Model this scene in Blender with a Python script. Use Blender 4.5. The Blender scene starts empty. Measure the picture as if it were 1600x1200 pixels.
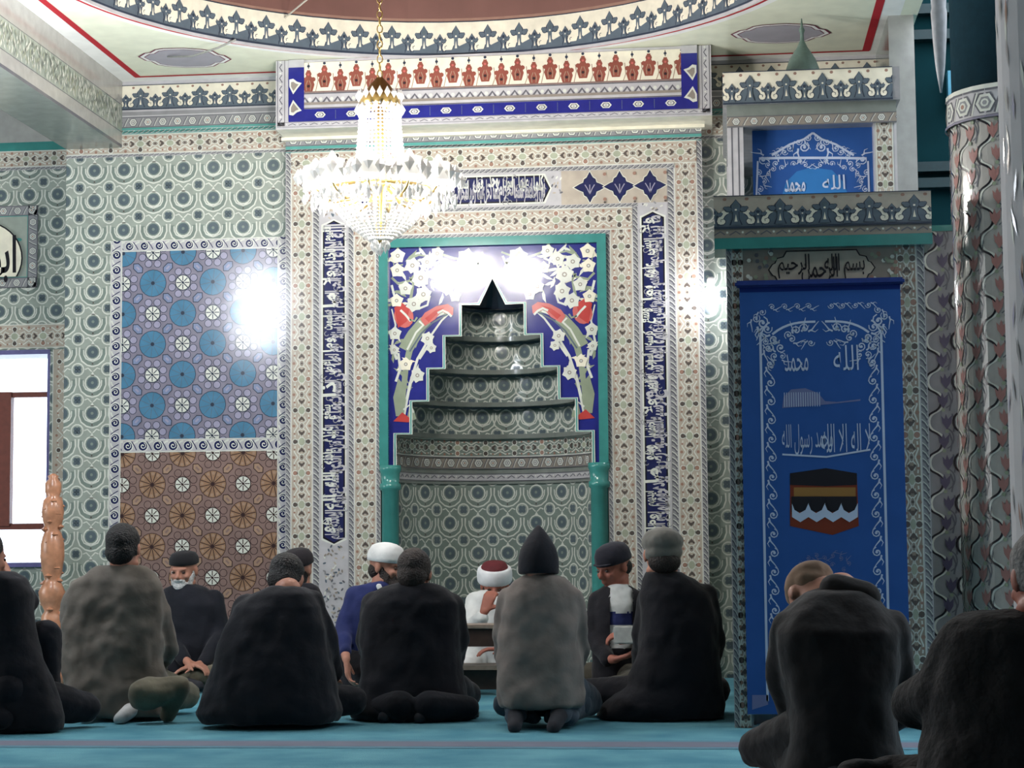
import bpy, bmesh, math, random
import numpy as np
from mathutils import Vector, Matrix
random.seed(7)
SC = bpy.context.scene
COL = SC.collection
# ---------------------------------------------------------------- camera
FPX, YAW, PITCH, ROLL, CAMH = 3000.0, math.radians(6.2), math.radians(4.95), math.radians(-0.5), 0.80
_f = Vector((-math.sin(YAW)*math.cos(PITCH), math.cos(YAW)*math.cos(PITCH), math.sin(PITCH)))
_r0 = Vector((math.cos(YAW), math.sin(YAW), 0)); _u0 = _r0.cross(_f)
_r = _r0*math.cos(ROLL)+_u0*math.sin(ROLL); _u = -_r0*math.sin(ROLL)+_u0*math.cos(ROLL)
cam_d = bpy.data.cameras.new('camera'); cam = bpy.data.objects.new('camera', cam_d); COL.objects.link(cam)
cam_d.sensor_fit = 'HORIZONTAL'; cam_d.sensor_width = 36.0; cam_d.lens = FPX/1600*36.0
cam_d.clip_start = 0.05; cam_d.clip_end = 200
m3 = Matrix((_r, _u, -_f)).transposed()
cam.matrix_world = Matrix.Translation((0, 0, CAMH)) @ m3.to_4x4()
SC.camera = cam
# ---------------------------------------------------------------- light, exposure
SC.view_settings.view_transform = 'Standard'; SC.view_settings.look = 'None'
SC.view_settings.gamma = 1; SC.view_settings.exposure = -0.55; SC.view_settings.use_curve_mapping = False
SC.cycles.max_bounces = 8; SC.cycles.sample_clamp_indirect = 6.0
SC.cycles.caustics_reflective = False; SC.cycles.caustics_refractive = False
W = bpy.data.worlds.new('world'); SC.world = W; W.use_nodes = True
W.node_tree.nodes['Background'].inputs[0].default_value = (0.86, 0.93, 1.0, 1)
W.node_tree.nodes['Background'].inputs[1].default_value = 7.0
def point(name, loc, power, col=(1, 1, 1), r=0.05, spec=1.0):
    l = bpy.data.lights.new(name, 'POINT'); l.energy = power; l.color = col; l.shadow_soft_size = r; l.specular_factor = spec
    o = bpy.data.objects.new(name, l); COL.objects.link(o); o.location = loc; return o
def area(name, loc, tgt, sx, sy, power, col=(1, 1, 1)):
    l = bpy.data.lights.new(name, 'AREA'); l.shape = 'RECTANGLE'; l.size = sx; l.size_y = sy; l.energy = power; l.color = col
    o = bpy.data.objects.new(name, l); COL.objects.link(o); o.location = loc
    o.rotation_euler = (Vector(tgt)-Vector(loc)).to_track_quat('-Z', 'Y').to_euler(); return o
# added area fills, left and right of the hall, with no windows built behind
area('fill_left', (-10.4, 7.6, 2.5), (0.5, 11.3, 1.8), 4.5, 2.6, 390, (1.0, 0.98, 0.97))
area('fill_right', (8.6, 0.5, 2.6), (-1.5, 11.5, 1.6), 6.0, 2.4, 45, (1.0, 0.97, 0.95))

# ---------------------------------------------------------------- pixel -> point on a plane of the room
def ray(px, py): return _f + _r*((px-800)/FPX) - _u*((py-600)/FPX)
def PY(px, py, Y):
    d = ray(px, py); d = d*(Y/d.y); return Vector((d.x, Y, d.z+CAMH))
def PZ(px, py, Z):
    d = ray(px, py); d = d*((Z-CAMH)/d.z); return Vector((d.x, d.y, Z))
# ---------------------------------------------------------------- names, materials
def tag(o, label=None, cat=None, group=None, kind=None):
    if label: o['label'] = label
    if cat: o['category'] = cat
    if group: o['group'] = group
    if kind: o['kind'] = kind
    return o
def empty(name, loc=(0, 0, 0), label=None, cat=None, group=None, kind=None):
    o = bpy.data.objects.new(name, None); COL.objects.link(o); o.location = loc; o.empty_display_size = .1
    return tag(o, label, cat, group, kind)
def lin(c):
    return tuple((x/255/12.92 if x/255 <= .04045 else ((x/255+.055)/1.055)**2.4) for x in c)
_M = {}
def mat(key, col=(128, 128, 128), rough=.5, metal=0, var=.12, scale=30, bump=0, emit=0, trans=0, ior=1.45, alpha=1, coat=0, sheen=0, spec=.5, bscale=None):
    if key in _M: return _M[key]
    m = bpy.data.materials.new(key); m.use_nodes = True; nt = m.node_tree; b = nt.nodes['Principled BSDF']
    c = lin(col)
    b.inputs['Roughness'].default_value = rough; b.inputs['Metallic'].default_value = metal
    b.inputs['IOR'].default_value = ior; b.inputs['Specular IOR Level'].default_value = spec
    b.inputs['Coat Weight'].default_value = coat; b.inputs['Coat Roughness'].default_value = .12
    if trans: b.inputs['Transmission Weight'].default_value = trans
    if sheen: b.inputs['Sheen Weight'].default_value = sheen; b.inputs['Sheen Roughness'].default_value = .5
    geo = nt.nodes.new('ShaderNodeNewGeometry')
    n = nt.nodes.new('ShaderNodeTexNoise'); n.inputs['Scale'].default_value = scale; n.inputs['Detail'].default_value = 3
    nt.links.new(geo.outputs['Position'], n.inputs['Vector'])
    mr = nt.nodes.new('ShaderNodeMapRange'); mr.inputs['From Min'].default_value = .3; mr.inputs['From Max'].default_value = .7
    mr.inputs['To Min'].default_value = 1-var; mr.inputs['To Max'].default_value = 1+var
    nt.links.new(n.outputs['Fac'], mr.inputs['Value'])
    mx = nt.nodes.new('ShaderNodeVectorMath'); mx.operation = 'SCALE'; mx.inputs[0].default_value = c
    nt.links.new(mr.outputs['Result'], mx.inputs['Scale']); nt.links.new(mx.outputs[0], b.inputs['Base Color'])
    if bump:
        n2 = nt.nodes.new('ShaderNodeTexNoise'); n2.inputs['Scale'].default_value = bscale or scale; n2.inputs['Detail'].default_value = 2
        nt.links.new(geo.outputs['Position'], n2.inputs['Vector'])
        bp = nt.nodes.new('ShaderNodeBump'); bp.inputs['Strength'].default_value = bump; bp.inputs['Distance'].default_value = .02
        nt.links.new(n2.outputs['Fac'], bp.inputs['Height']); nt.links.new(bp.outputs['Normal'], b.inputs['Normal'])
    if emit:
        b.inputs['Emission Color'].default_value = (*c, 1); b.inputs['Emission Strength'].default_value = emit
    _M[key] = m; return m
TILES = dict(
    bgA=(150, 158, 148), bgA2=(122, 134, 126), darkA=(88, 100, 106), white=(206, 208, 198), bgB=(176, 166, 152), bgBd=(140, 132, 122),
    drkB=(88, 80, 76), redB=(150, 118, 104), ovB=(160, 165, 145), grey=(138, 138, 140), dgrey=(98, 98, 104), navy=(38, 42, 118), navy2=(34, 38, 78),
    slate=(90, 102, 112), slate2=(54, 62, 76), cream=(226, 220, 200), blue=(76, 122, 150), blueL=(96, 150, 176), purp=(126, 122, 136), purpD=(84, 78, 98),
    purpL=(150, 147, 168), caps=(122, 134, 162), brn=(132, 110, 104), brnD=(60, 46, 46), brnL=(156, 130, 110), brnO=(146, 116, 92), teal=(60, 128, 122), teal2=(84, 150, 142),
    redT=(138, 80, 68), red=(178, 66, 62), coral=(190, 100, 94), leaf=(140, 150, 128), black=(34, 32, 38), silver=(180, 178, 180), brnB=(150, 136, 122), tulip=(156, 114, 108),
    wavebg=(168, 164, 158), banner=(42, 84, 150), bannerL=(50, 116, 180), bwhite=(186, 198, 220), bgrey=(110, 116, 156), gold=(150, 110, 60), rust=(120, 52, 34), stone=(164, 163, 158), stoneG=(142, 148, 140), stoneD=(120,126,120),
    paint=(232, 234, 212), paintW=(244, 244, 240), paintR=(182, 44, 54), medal=(172, 168, 176), medD=(120, 60, 76))
def tm(k):
    if k.startswith('s_'):   # matt, unglazed version of a colour (painted plaster or cloth)
        return mat(k, TILES[k[2:]], rough=.75, var=.05, scale=9, spec=.25)
    return mat('tile_'+k, TILES[k], rough=.16, var=.09, scale=14, bump=.05, spec=.5, bscale=7)
# ---------------------------------------------------------------- flat ornament drawn with polygons (glazed layers)
def clip_poly(p, r):
    x0, y0, x1, y1 = r
    for ax, lim, sg in ((0, x0, 1), (0, x1, -1), (1, y0, 1), (1, y1, -1)):
        if not p: return p
        out = []
        for i in range(len(p)):
            a, b = p[i-1], p[i]; da, db = (a[ax]-lim)*sg, (b[ax]-lim)*sg
            if (da >= 0) != (db >= 0):
                t = da/(da-db); out.append((a[0]+(b[0]-a[0])*t, a[1]+(b[1]-a[1])*t))
            if db >= 0: out.append(b)
        p = out
    return p
class Surf:
    def __init__(s): s.P = []; s.B = []; s.clip = None; s.st = [(1, 0, 0, 1, 0, 0)]; s.boost = 0
    def push(s, ox, oy, rot=0, sc=1, sx=1):
        a, b, c, d, e, f = s.st[-1]; cr, sr = math.cos(rot)*sc, math.sin(rot)*sc
        A, B, C, D = cr*sx, -sr, sr*sx, cr
        s.st.append((a*A+b*C, a*B+b*D, c*A+d*C, c*B+d*D, a*ox+b*oy+e, c*ox+d*oy+f)); return s
    def pop(s): s.st.pop()
    def poly(s, pts, m, ly=1):
        a, b, c, d, e, f = s.st[-1]
        q = [(a*x+b*y+e, c*x+d*y+f) for x, y in pts]
        if s.clip:
            xs = [p[0] for p in q]; ys = [p[1] for p in q]; r = s.clip
            if max(xs) <= r[0] or min(xs) >= r[2] or max(ys) <= r[1] or min(ys) >= r[3]: return
            if min(xs) < r[0] or max(xs) > r[2] or min(ys) < r[1] or max(ys) > r[3]: q = clip_poly(q, r)
        if len(q) > 2:
            ar = sum(q[i-1][0]*q[i][1]-q[i][0]*q[i-1][1] for i in range(len(q)))
            if abs(ar) < 1e-9: return
            if ar < 0: q = q[::-1]
            s.P.append((q, m, ly+s.boost))
    def rect(s, x0, y0, x1, y1, m, ly=0, nu=1, nv=1):
        for i in range(nu):
            for j in range(nv):
                xa, xb = x0+(x1-x0)*i/nu, x0+(x1-x0)*(i+1)/nu; ya, yb = y0+(y1-y0)*j/nv, y0+(y1-y0)*(j+1)/nv
                s.poly([(xa, ya), (xb, ya), (xb, yb), (xa, yb)], m, ly)
    def disc(s, x, y, r, m, ly=1, n=14, ry=None, rot=0):
        ry = ry or r; c, t = math.cos(rot), math.sin(rot)
        s.poly([(x+r*math.cos(6.2832*i/n)*c-ry*math.sin(6.2832*i/n)*t, y+r*math.cos(6.2832*i/n)*t+ry*math.sin(6.2832*i/n)*c) for i in range(n)], m, ly)
    def stroke(s, pts, w, m, ly=2, closed=False, w1=None):
        n = len(pts); w1 = w if w1 is None else w1; L = []; R = []
        for i in range(n):
            a = pts[i-1] if (i or closed) else pts[0]; b = pts[(i+1) % n] if (i < n-1 or closed) else pts[-1]
            dx, dy = b[0]-a[0], b[1]-a[1]; l = math.hypot(dx, dy) or 1; ww = (w+(w1-w)*i/max(1, n-1))/2
            L.append((pts[i][0]-dy/l*ww, pts[i][1]+dx/l*ww)); R.append((pts[i][0]+dy/l*ww, pts[i][1]-dx/l*ww))
        for i in range(n if closed else n-1):
            j = (i+1) % n; s.poly([L[i], L[j], R[j], R[i]], m, ly)
    def arc(s, x, y, r, a0, a1, w, m, ly=2, n=8, ry=None, w1=None):
        ry = ry or r
        s.stroke([(x+r*math.cos(math.radians(a0+(a1-a0)*i/n)), y+ry*math.sin(math.radians(a0+(a1-a0)*i/n))) for i in range(n+1)], w, m, ly, w1=w1)
    def spiral(s, x, y, r0, r1, a0, turns, w, m, ly=2, n=10):
        s.stroke([(x+(r0+(r1-r0)*i/n)*math.cos(a0+turns*6.2832*i/n), y+(r0+(r1-r0)*i/n)*math.sin(a0+turns*6.2832*i/n)) for i in range(n+1)], w, m, ly, w1=w*.6)
    def box(s, x0, x1, y0, y1, z0, z1, m): s.B.append((x0, x1, y0, y1, z0, z1, m))
    def build(s, name, fn, parent=None, gap=.0006, base=.001):
        V = []; F = []; mi = []; keys = []
        def idx(m):
            if m not in keys: keys.append(m)
            return keys.index(m)
        for q, m, ly in s.P:
            k = len(V); V += [fn(x, y, base+ly*gap) for x, y in q]; F.append(list(range(k, k+len(q)))); mi.append(idx(m))
        for x0, x1, y0, y1, z0, z1, m in s.B:
            k = len(V); V += [(x, y, z) for x in (x0, x1) for y in (y0, y1) for z in (z0, z1)]
            for f in ((0, 1, 3, 2), (4, 6, 7, 5), (0, 4, 5, 1), (2, 3, 7, 6), (0, 2, 6, 4), (1, 5, 7, 3)):
                F.append([k+i for i in f]); mi.append(idx(m))
        me = bpy.data.meshes.new(name); me.from_pydata([tuple(v) for v in V], [], F)
        for k in keys: me.materials.append(tm(k))
        me.polygons.foreach_set('material_index', mi); me.update()
        o = bpy.data.objects.new(name, me); COL.objects.link(o)
        if parent: o.parent = parent; o.matrix_parent_inverse = Matrix.Translation(parent.location).inverted()
        return o
def planeY(Y): return lambda x, z, h: (x, Y-h, z)         # faces the viewer
# ---------------------------------------------------------------- Arabic lettering from Blender's built-in font
_T = {}
for _ch, _c, _n in (('ا',0xFE8D,2),('ب',0xFE8F,4),('ة',0xFE93,2),('ت',0xFE95,4),('ث',0xFE99,4),('ج',0xFE9D,4),('ح',0xFEA1,4),('خ',0xFEA5,4),('د',0xFEA9,2),('ذ',0xFEAB,2),
    ('ر',0xFEAD,2),('ز',0xFEAF,2),('س',0xFEB1,4),('ش',0xFEB5,4),('ص',0xFEB9,4),('ض',0xFEBD,4),('ط',0xFEC1,4),('ظ',0xFEC5,4),('ع',0xFEC9,4),('غ',0xFECD,4),('ف',0xFED1,4),
    ('ق',0xFED5,4),('ك',0xFED9,4),('ل',0xFEDD,4),('م',0xFEE1,4),('ن',0xFEE5,4),('ه',0xFEE9,4),('و',0xFEED,2),('ى',0xFEEF,2),('ي',0xFEF1,4)): _T[_ch] = (_c, _n)
def shape_arabic(t):
    out = []; i = 0; prev = False
    while i < len(t):
        ch = t[i]
        if ch not in _T: out.append(ch); prev = False; i += 1; continue
        if ch == 'ل' and i+1 < len(t) and t[i+1] == 'ا':
            out.append(chr(0xFEFC if prev else 0xFEFB)); prev = False; i += 2; continue
        c, n = _T[ch]; nxt = i+1 < len(t) and t[i+1] in _T
        if n == 2: out.append(chr(c+1 if prev else c)); prev = False
        else:
            out.append(chr(c+(3 if prev and nxt else 1 if prev else 2 if nxt else 0))); prev = nxt
        i += 1
    return ''.join(out[::-1])
_TC = {}
def glyphs(t, thick=0.0):
    if (t, thick) in _TC: return _TC[(t, thick)]
    cu = bpy.data.curves.new('lettering', 'FONT'); cu.body = shape_arabic(t); cu.resolution_u = 2; cu.offset = thick
    o = bpy.data.objects.new('lettering', cu); COL.objects.link(o); bpy.context.view_layer.update()
    me = bpy.data.meshes.new_from_object(o.evaluated_get(bpy.context.evaluated_depsgraph_get()))
    ps = [[(me.vertices[v].co.x, me.vertices[v].co.y) for v in f.vertices] for f in me.polygons]
    bpy.data.objects.remove(o); bpy.data.curves.remove(cu); bpy.data.meshes.remove(me)
    xs = [p[0] for q in ps for p in q]; ys = [p[1] for q in ps for p in q]
    bb = (min(xs), min(ys), max(xs), max(ys)); _TC[(t, thick)] = (ps, bb); return ps, bb
def write(S, t, x0, y0, x1, y1, m, ly=3, thick=0.0):
    """lettering stretched to fill the box x0..x1, y0..y1"""
    ps, (a, b, c, d) = glyphs(t, thick); sx, sy = (x1-x0)/(c-a), (y1-y0)/(d-b)
    for q in ps: S.poly([(x0+(p[0]-a)*sx, y0+(p[1]-b)*sy) for p in q], m, ly)

# ---------------------------------------------------------------- tile patterns
def cells(S, fn, x0, y0, x1, y1, pw, ph, ox=0, oy=0):
    old = S.clip; S.clip = (x0, y0, x1, y1)
    i0, i1 = math.floor((x0-ox)/pw)-1, math.ceil((x1-ox)/pw)+1; j0, j1 = math.floor((y0-oy)/ph)-1, math.ceil((y1-oy)/ph)+1
    for i in range(i0, i1+1):
        for j in range(j0, j1+1):
            S.push(ox+i*pw, oy+j*ph); fn(S, i, j); S.pop()
    S.clip = old
def patA(S, i=0, j=0):          # green ogee tile: medallion in a lyre, small star medallion between
    S.disc(0, .012, .053, 'white', 1); S.disc(0, .012, .044, 'bgA2', 2); S.disc(0, .012, .036, 'darkA', 3)
    S.disc(0, .012, .010, 'bgA2', 4, 8)
    S.poly([(-.014, .058), (.014, .058), (0, .088)], 'white', 1)
    for sx in (-1, 1):
        S.stroke([(sx*.074, .035), (sx*.076, 0), (sx*.062, -.034), (sx*.034, -.058), (0, -.064)], .026, 'bgA2', 1)
        S.stroke([(sx*.088, .045), (sx*.090, -.002), (sx*.074, -.044), (sx*.038, -.072), (0, -.082)], .0095, 'white', 2)
        S.stroke([(sx*.062, .028), (sx*.060, -.004), (sx*.046, -.030), (0, -.048)], .0075, 'white', 2)
        S.stroke([(sx*.006, .085), (sx*.03, .108), (sx*.052, .100)], .008, 'white', 2)
    S.disc(.1, .1, .044, 'white', 1); S.disc(.1, .1, .036, 'bgA', 2)
    for k in range(4):
        a = k*math.pi/2+.785; S.disc(.1+.015*math.cos(a), .1+.015*math.sin(a), .014, 'darkA', 3, 8)
    S.disc(0, -.064, .006, 'drkB', 4, 6)
def fillA(S, x0, y0, x1, y1, ox, oy):
    S.rect(x0, y0, x1, y1, 'bgA', 0, max(1, int((x1-x0)/.4)), 1); cells(S, patA, x0, y0, x1, y1, .2, .2, ox, oy)
# running bands: drawn with u along the band and v across it (0..1 of its width), then placed
def run(S, kind, x0, y0, x1, y1, vert=False, bg=None, flip=False, ph=0.0, nu=None, per=None):
    fn, period, bgc = BANDS[kind]; w = (x1-x0) if vert else (y1-y0); L = (y1-y0) if vert else (x1-x0)
    period = per or period
    S.rect(x0, y0, x1, y1, bg or bgc, 0, 1 if vert else (nu or max(1, int(L/.3))), 1)
    old = S.clip; S.clip = (x0, y0, x1, y1)
    for k in range(-1, int(L/period)+2):
        u = k*period+ph
        if vert: S.push(x1, y0+u, math.pi/2, 1, 1)
        else: S.push(x0+u, y0)
        if flip: S.push(0, w, 0, 1); S.st[-1] = (S.st[-1][0], -S.st[-1][1], S.st[-1][2], -S.st[-1][3], S.st[-1][4], S.st[-1][5])
        fn(S, k, w, period)
        if flip: S.pop()
        S.pop()
    S.clip = old
def bB(S, k, w, p):             # floral band: rows of dark rosettes, trefoils and pale lozenges
    c = w/2
    S.rect(0, 0, p, .006, 'white', 2); S.rect(0, w-.006, p, w, 'white', 2)
    for s_ in (-1, 1):
        S.disc(p*.5, c+s_*w*.30, .0200, 'white', 1, 10); S.disc(p*.5, c+s_*w*.30, .0145, 'drkB' if k % 3 else 'redB', 2, 8)
        S.stroke([(0, c+s_*w*.18), (p*.18, c+s_*w*.34), (p*.36, c+s_*w*.30)], .007, 'white', 1)
        S.stroke([(p, c+s_*w*.18), (p*.82, c+s_*w*.34), (p*.64, c+s_*w*.30)], .007, 'white', 1)
        S.disc(0, c+s_*w*.36, .010, 'redB', 2, 6); S.disc(p*.25, c+s_*w*.33, .007, 'redB', 2, 6); S.disc(p*.75, c+s_*w*.33, .007, 'redB', 2, 6); S.stroke([(p*.08, c+s_*w*.05), (p*.16, c+s_*w*.2), (p*.3, c+s_*w*.12)], .006, 'white', 1); S.stroke([(p*.92, c+s_*w*.05), (p*.84, c+s_*w*.2), (p*.7, c+s_*w*.12)], .006, 'white', 1)
        S.stroke([(p*.5, c+s_*w*.22), (p*.36, c+s_*w*.05), (p*.2, c)], .006, 'white', 1)
        S.stroke([(p*.5, c+s_*w*.22), (p*.64, c+s_*w*.05), (p*.8, c)], .006, 'white', 1)
    S.disc(p*.5, c, .030, 'white', 1.5, 12, w*.17); S.disc(p*.5, c, .025, 'ovB', 2, 10, w*.14)
    for u, s_ in ((p*.22, 1), (p*.78, -1)):
        S.poly([(u, c-.016), (u+s_*.020, c), (u, c+.016), (u-s_*.006, c)], 'drkB', 3)
        S.disc(u-s_*.006, c+.013, .007, 'drkB', 4, 6); S.disc(u-s_*.006, c-.013, .007, 'drkB', 5, 6)
    S.disc(0, c, .024, 'white', 1.5, 10, w*.13); S.disc(0, c, .019, 'bgBd', 2, 8, w*.1); S.disc(0, c, .007, 'drkB', 3, 6)
def bR(S, k, w, p):             # rope moulding
    S.stroke([(0, w*.18), (p*.5, w*.40), (p*.9, w*.85)], w*.26, 'dgrey', 1); S.stroke([(p*.25, w*.12), (p*.75, w*.42), (p*1.15, w*.88)], w*.10, 'white', 2)
    S.rect(0, 0, p, w*.10, 'silver', 3); S.rect(0, w*.9, p, w, 'silver', 3)
def bS(S, k, w, p):             # running scroll
    c = w*.5; S.disc(p*.5, c, w*.41, 'white', 1, 12); S.disc(p*.47, c-w*.02, w*.34, 'navy2', 2, 12)
    S.spiral(p*.47, c, w*.04, w*.27, 0, 1.2, w*.09, 'white', 3)
    S.stroke([(p*.80, w*.62), (p*.98, w*.80), (p*1.15, w*.86)], w*.13, 'white', 2); S.stroke([(p*.72, w*.85), (p*.92, w*.5), (p*1.05, w*.18)], w*.07, 'navy2', 3)
    S.rect(0, 0, p, w*.07, 'white', 4); S.rect(0, w*.93, p, w, 'white', 4)
def bG(S, k, w, p):             # hexagon chain
    c = w/2; r = w*.33
    for kk, (a, m) in enumerate(((1.25, 'dgrey'), (1.05, 'white'), (.72, 'grey'))):
        S.poly([(p/2+r*a*x, c+r*a*y) for x, y in ((-1, 0), (-.5, .87), (.5, .87), (1, 0), (.5, -.87), (-.5, -.87))], m, 1+kk)
    S.disc(p/2, c, r*.45, 'white', 4, 8); S.disc(p/2, c, r*.26, 'redB' if k % 2 else 'grey', 5, 6)
    S.stroke([(p*.86, w*.12), (p*.97, c), (p*1.12, w*.88)], w*.07, 'dgrey', 1); S.stroke([(p*.93, w*.12), (p*1.04, c), (p*1.19, w*.88)], w*.05, 'white', 1)
    S.rect(0, 0, p, w*.07, 'dgrey', 6); S.rect(0, w*.93, p, w, 'dgrey', 6)
def bF(S, k, w, p, A='slate', B='slate2', C='cream'):   # crested band: palmettes between cream scrolls
    k_ = w/.2
    def Q(pts, m, ly): S.poly([(x*k_*p/.2/k_ if False else x*p/.2, y*k_) for x, y in pts], m, ly)
    def D(x, y, r, m, ly, n=10): S.disc(x*p/.2, y*k_, r*p/.2, m, ly, n, r*k_)
    Q([(0, 0), (.2, 0), (.2, .085), (.165, .075), (.145, .098), (.055, .098), (.035, .075), (0, .085)], A, 1)
    SC_ = [(.026, .102), (.050, .112), (.066, .104), (.074, .082), (.084, .062), (.088, .044), (.083, .028), (.070, .021), (.055, .024), (.047, .036), (.047, .050), (.056, .058), (.050, .074), (.038, .088)]
    for q in (-1, 1):
        Q([(.1+q*x, y) for x, y in SC_], C, 2+.2*(q > 0)); S.stroke([((.1+q*x)*p/.2, y*k_) for x, y in SC_[2:]], .005*k_, B, 2.5+.2*(q > 0))
        S.stroke([((.1+q*.058)*p/.2, .057*k_), ((.1+q*.070)*p/.2, .052*k_), ((.1+q*.068)*p/.2, .040*k_)], .004*k_, B, 3)
    for cx, sc in ((.1, 1.0), (0, .72)):
        def T(pts): return [(cx+x*sc, y*sc) for x, y in pts]
        for g, mm, l0 in ((1.0, B, 4), (.78, A, 6)):
            Q(T([(-.030*g, .02), (.030*g, .02), (.016*g, .060), (.016*g, .100), (-.016*g, .100), (-.016*g, .060)]), mm, l0)
            for q in (-1, 1):
                D(cx+q*.034*sc, .116*sc, .019*sc*g, mm, l0+.3+(q > 0)*.2); D(cx+q*.047*sc, .124*sc, .011*sc*g, mm, l0+.7+(q > 0)*.2, 8)
            Q(T([(-.022*g, .10), (.022*g, .10), (.026*g, .138), (.012*g, .158), (0, .170+.008*g), (-.012*g, .158), (-.026*g, .138)]), mm, l0+1.2)
        D(cx, .136*sc, .013*sc, 'darkA' if sc > .9 else B, 8); D(cx, .112*sc, .006*sc, C, 8.2, 6); Q(T([(-.007, .040), (.007, .040), (0, .085)]), C, 8)
    D(0.05, .178, .010, 'redB', 1, 6); D(0.15, .178, .010, 'redB', 1, 6)
    S.rect(0, 0, p, .010*k_, B, 9); S.rect(0, .194*k_, p, w, B, 9)
def bH(S, k, w, p):             # red crest band, motifs alternate high and low
    o = w*.10 if k % 2 else -w*.04
    def Q(pts, m, ly): S.poly([(p/2+x*p, w*.45+o+y*w) for x, y in pts], m, ly)
    Q([(-.24, -.38), (.24, -.38), (.38, -.14), (.26, .06), (.16, .14), (.10, .34), (-.10, .34), (-.16, .14), (-.26, .06), (-.38, -.14)], 'redT', 1)
    for q in (-1, 1): S.disc(p/2+q*p*.30, w*.48+o, p*.15, 'redT', 2+(q > 0), 8); S.stroke([(p/2+q*p*.12, w*.12+o), (p/2+q*p*.16, w*.3+o), (p/2+q*p*.05, w*.45+o)], p*.05, 'brnL', 4)
    S.disc(p/2, w*.66+o, p*.20, 'redT', 3, 8); S.disc(p/2, w*.26+o, p*.10, 'brnD', 5, 6); S.disc(p/2, w*.64+o, p*.08, 'coral', 5, 6)
    S.stroke([(p/2, w*.82+o), (p/2, w*.98)], p*.05, 'brnD', 1); S.disc(p/2, w*.90+o*.6, p*.10, 'slate2', 2, 6)
    S.stroke([(p*-.05, w*.05), (p*.1, w*.30+o), (p*.04, w*.62)], p*.05, 'brnL', 1); S.rect(0, 0, p, w*.05, 'brn', 6)
def bI(S, k, w, p):             # navy band with white pointed medallions
    c = w/2
    for a, m, ly in ((1, 'white', 1), (.72, 'dgrey', 2), (.5, 'white', 3)):
        S.poly([(p/2+x*w*.62*a, c+y*w*.36*a) for x, y in ((-1, 0), (-.55, .9), (.55, .9), (1, 0), (.55, -.9), (-.55, -.9))], m, ly)
    S.disc(p/2, c, w*.14, 'grey', 4, 8, w*.07); S.rect(p*.985, 0, p, w, 'slate', 1)
def bP(S, k, w, p):             # plain grey strip with small marks
    c = w/2; S.stroke([(0, w*.35), (p*.4, w*.7), (p*.7, w*.4)], w*.13, 'dgrey', 1); S.disc(p*.85, w*.6, w*.12, 'white', 2, 6)
    S.rect(0, 0, p, w*.08, 'dgrey', 3); S.rect(0, w*.92, p, w, 'dgrey', 3)
def bO(S, k, w, p): pass
BANDS = dict(B=(bB, .20, 'bgB'), R=(bR, .035, 'grey'), S=(bS, .10, 'silver'), G=(bG, .10, 'grey'), F=(bF, .20, 'cream'), H=(bH, .10, 'cream'), I=(bI, .20, 'navy'),
             P=(bP, .07, 'silver'), O=(bO, .5, 'grey'))
def star(S, i, j, br=False):    # star panel: big discs and spoked wheels in a chequer
    C = dict(d='brnO', d2='brnD', w='white', l='brnD', s='brn', s2='brnL', c='brnL') if br else dict(d='blue', d2='slate', w='white', l='slate2', s='purpL', s2='purp', c='caps')
    if (i+j) % 2 == 0:
        S.disc(0, 0, .090, C['l'], 1, 20); S.disc(0, 0, .086, C['d'], 2, 20)
        n = 12 if br else 10
        for k in range(n):
            a = 6.2832*k/n+.2; S.stroke([(.01*math.cos(a), .01*math.sin(a)), (.084*math.cos(a), .084*math.sin(a))], .005 if br else .003, C['d2'], 3)
            if br: S.disc(.07*math.cos(a+.26), .07*math.sin(a+.26), .011, C['s2'], 4, 6)
        S.disc(0, 0, .013, C['l'], 5, 8)
    else:
        S.disc(0, 0, .053, C['l'], 1, 16); S.disc(0, 0, .047, C['w'], 2, 16)
        for k in range(8):
            a = 6.2832*k/8; S.stroke([(.012*math.cos(a), .012*math.sin(a)), (.044*math.cos(a), .044*math.sin(a))], .006, C['l'], 3)
            a += .39; S.disc(.078*math.cos(a), .078*math.sin(a), .0265, C['l'], 1+(k % 2)*2, 10); S.disc(.078*math.cos(a), .078*math.sin(a), .0225, C['s'], 2+(k % 2)*2, 10)
        S.disc(0, 0, .009, C['l'], 4, 8)
        S.stroke([(-.04, .04), (.04, -.04)], .006, C['l'], 5)
    S.push(.1, .1, math.pi/4*(1 if (i+j) % 2 else -1)+math.pi/2)
    S.poly([(-.045, 0), (-.022, .026), (.022, .026), (.045, 0), (.022, -.026), (-.022, -.026)], C['l'], 5); S.poly([(-.038, 0), (-.019, .021), (.019, .021), (.038, 0), (.019, -.021), (-.019, -.021)], C['c'], 6)
    S.poly([(-.014, .006), (.014, .006), (.014, -.006), (-.014, -.006)], C['s'], 7)
    S.pop()
def wave(S, i, j, dark=False):  # climbing stems with red tulips: cell .12 x .2
    n = 18; L = [(.036*math.sin(6.2832*k/n), .2*k/n-.007*math.sin(12.566*k/n)) for k in range(n+1)]
    S.stroke(L, .010, 'black', 3); S.stroke([(x+.014, y) for x, y in L], .010, 'white', 2)
    S.stroke([(x*.9+.062, y+.02) for x, y in L[:10]], .006, 'dgrey', 1)
    t = 'purpD' if dark else 'tulip'  # dark copy: shade put into the tulip colour
    for y in (.055, .150):
        q = 1 if y < .1 else -1; x = .055-q*.008
        S.poly([(x-.022, y-.005), (x, y-.038), (x+.022, y-.005), (x+.026, y+.034), (x+.006, y+.014), (x-.004, y+.040), (x-.012, y+.014), (x-.026, y+.030)], t, 4)
        S.disc(x, y-.046, .010, 'leaf', 5, 6); S.stroke([(x+.03, y-.05), (x+.040, y), (x+.026, y+.04)], .008, 'dgrey', 2)
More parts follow.
